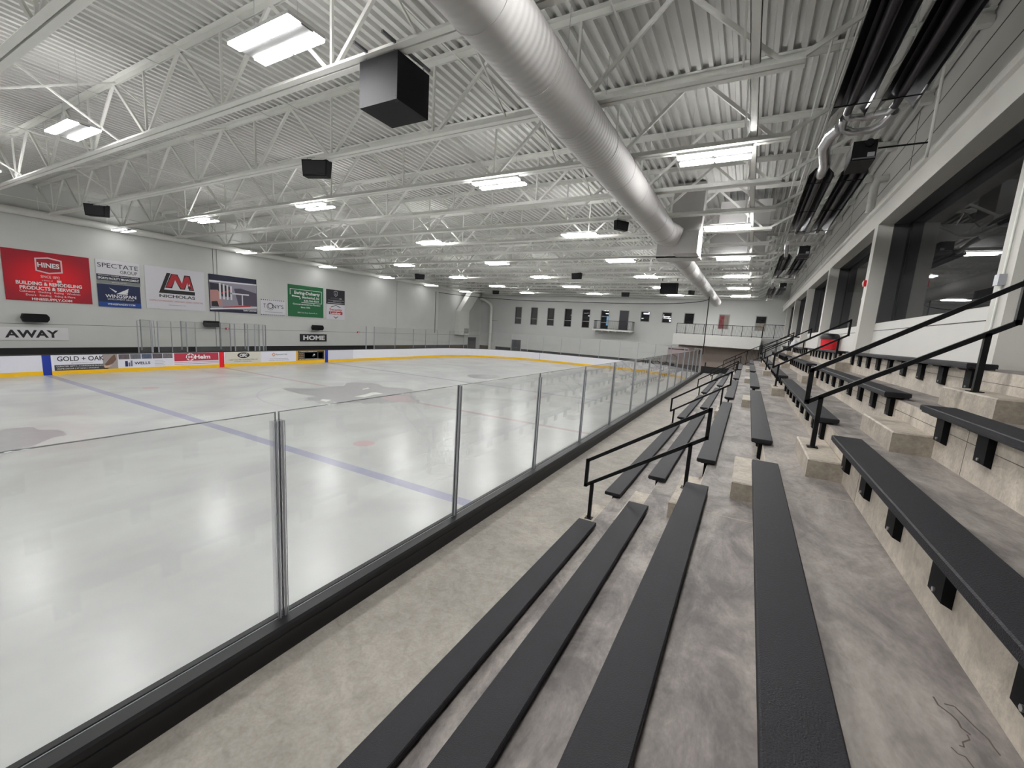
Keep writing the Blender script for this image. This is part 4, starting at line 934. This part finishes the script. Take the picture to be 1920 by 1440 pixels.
# ------------------------------------------------------------------ ice emblems (flat paint)
EMB = mat('emblem grey', (150, 149, 150), .3, noise=.14, nscale=3)
EMP = mat('emblem pink', (172, 156, 158), .3, noise=.12, nscale=3)
EMW = mat('emblem white', (212, 212, 206), .3, noise=.03)
o = thing('ice_emblem', 'big grey jagged emblem painted at the centre circle', 'ice emblem')
poly([(-16.44, -2.12), (-16.21, -1.57), (-15.54, -1.01), (-15.43, -0.63), (-15.66, -0.08), (-15.24, 0.76), (-15.98, 1.44), (-16.27, 1.93), (-15.67, 2.49), (-14.64, 2.72), (-14.27, 2.36), (-13.35, 2.24), (-13.15, 2.77), (-12.55, 2.62), (-12.24, 2.91), (-11.98, 2.27), (-11.52, 2.15), (-11.46, 1.56), (-10.59, 1.36), (-10.64, 0.9), (-9.65, 0.41), (-9.52, -0.12), (-9.68, -0.29), (-10.18, -0.38), (-10.39, -0.61), (-10.02, -1.22), (-10.79, -1.14), (-10.37, -1.49), (-11.15, -1.32), (-10.29, -1.52), (-10.79, -1.24), (-10.76, -1.99), (-11.33, -1.76), (-11.46, -2.78), (-12.1, -2.58), (-12.0, -3.15), (-12.37, -3.04), (-12.29, -3.36), (-12.66, -2.91), (-13.14, -3.33), (-13.21, -2.81), (-13.66, -2.89), (-13.47, -2.31), (-13.88, -2.24), (-14.63, -2.38), (-15.5, -2.24)], 0.0015, EMB, 'emblem_shape', o)
poly([(-12.54, -1.0), (-12.61, -0.3), (-12.89, 0.42), (-12.67, 0.92), (-12.76, 0.59), (-12.22, 0.6), (-12.33, 0.06), (-12.14, -0.51), (-12.06, -0.8)], 0.003, EMW, 'emblem_white', o)
poly([(-13.97, 0.76), (-14.19, 1.38), (-13.9, 1.24), (-13.76, 0.69)], 0.003, EMW, 'emblem_white', o)
poly([(-12.85, -2.45), (-12.44, -2.31), (-12.24, -2.74), (-12.66, -2.74)], 0.003, EMW, 'emblem_white', o)
poly([(-11.78, -0.07), (-11.2, 1.02), (-9.81, 0.22), (-9.8, -0.27), (-10.42, -0.64), (-11.15, -0.46)], 0.003, EMP, 'emblem_pink', o)
tag(poly([(-14.13, -12.92), (-14.73, -12.28), (-14.4, -11.57), (-14.24, -10.98), (-13.66, -11.0), (-13.54, -10.71), (-13.17, -10.66), (-12.61, -10.68), (-12.57, -10.99), (-12.09, -11.4), (-11.74, -11.81), (-11.41, -12.16), (-11.28, -12.82), (-12.24, -13.15)], .0015, EMB, 'ice_emblem'), 'grey painted emblem in the end zone by the away sign', 'ice emblem')
tag(poly([(-14.48, 10.83), (-14.5, 12.02), (-13.47, 12.9), (-12.19, 12.31), (-12.05, 11.18), (-13.09, 9.91)], .0015, EMB, 'ice_emblem'), 'small looking grey painted emblem in the far end zone', 'ice emblem')
# ------------------------------------------------------------------ small objects
o = thing('trash_can', 'red trash can with black lid against the window wall', 'trash can', (5.8, 5.05, 3.5))
MB().tube([(0, 0, 0), (0, 0, .44)], [.24, .27], RED, 24).build('bin_body', o)
MB().tube([(0, 0, .44), (0, 0, .52), (0, 0, .6), (0, 0, .64)], [.3, .3, .27, .2], BLACKB, 24).build('lid', o)
o = thing('folding_table', 'black table stacked with white bags near the far pillars', 'table', (5.75, 17.4, 3.5))
MB().box(-.3, -.5, .62, .3, .5, .68, BLACK).build('table_top', o)
for sx in (-.26, .26):
    for sy in (-.45, .45): MB().box(sx-.02, sy-.02, 0, sx+.02, sy+.02, .62, BLACK).build('leg', o)
o = thing('white_bag', 'crumpled white bag slumped beside the black table', 'bag', (5.6, 16.4, 3.5))
MB().tube([(0, 0, 0), (0, .02, .12), (.02, 0, .3), (0, 0, .42), (.01, 0, .48)], [.16, .21, .18, .09, .04], mat('white plastic bag', (206, 206, 212), .5, bump=.5, bscale=9), 14).build('bag_body', o)
o = thing('junction_box', 'small grey junction box with conduit on the nearest pillar', 'junction box', (XP, NP[1]+.17, 4.5))
MB().box(-.07, -.05, 0, 0, .07, .13, ALU).build('box_body', o)
MB().tube([(-.02, 0, .13), (-.02, .0, 2.3)], .012, WHITE, 6).tube([(-.02, 0, 0), (-.02, .0, -.5), (-.02, .08, -.62), (-.02, .08, -.75)], .012, WHITE, 6).build('conduit', o)
o = thing('fire_strobe', 'red alarm strobe on the window wall pillar above the trash can', 'alarm', (XP, NP[2]+.2, 5.35))
MB().box(-.06, -.06, 0, 0, .06, .16, RED).build('strobe_body', o); MB().box(-.08, -.03, .04, -.06, .03, .12, WHITE).build('lens', o)
o = thing('ceiling_fan', 'white blade ceiling fan near the far end of the duct', 'fan', (4.2, 30.5, 7.4))
MB().tube([(0, 0, 0), (0, 0, .25)], .12, WHITE, 12).tube([(0, 0, .25), (0, 0, 2.1)], .02, WHITE, 6).build('motor', o)
for k in range(4):
    a = k*math.pi/2+.3; MB().bar((.1*math.cos(a), .1*math.sin(a), .08), (1.1*math.cos(a), 1.1*math.sin(a), .08), .16, .012, WHITE).build('blade', o)
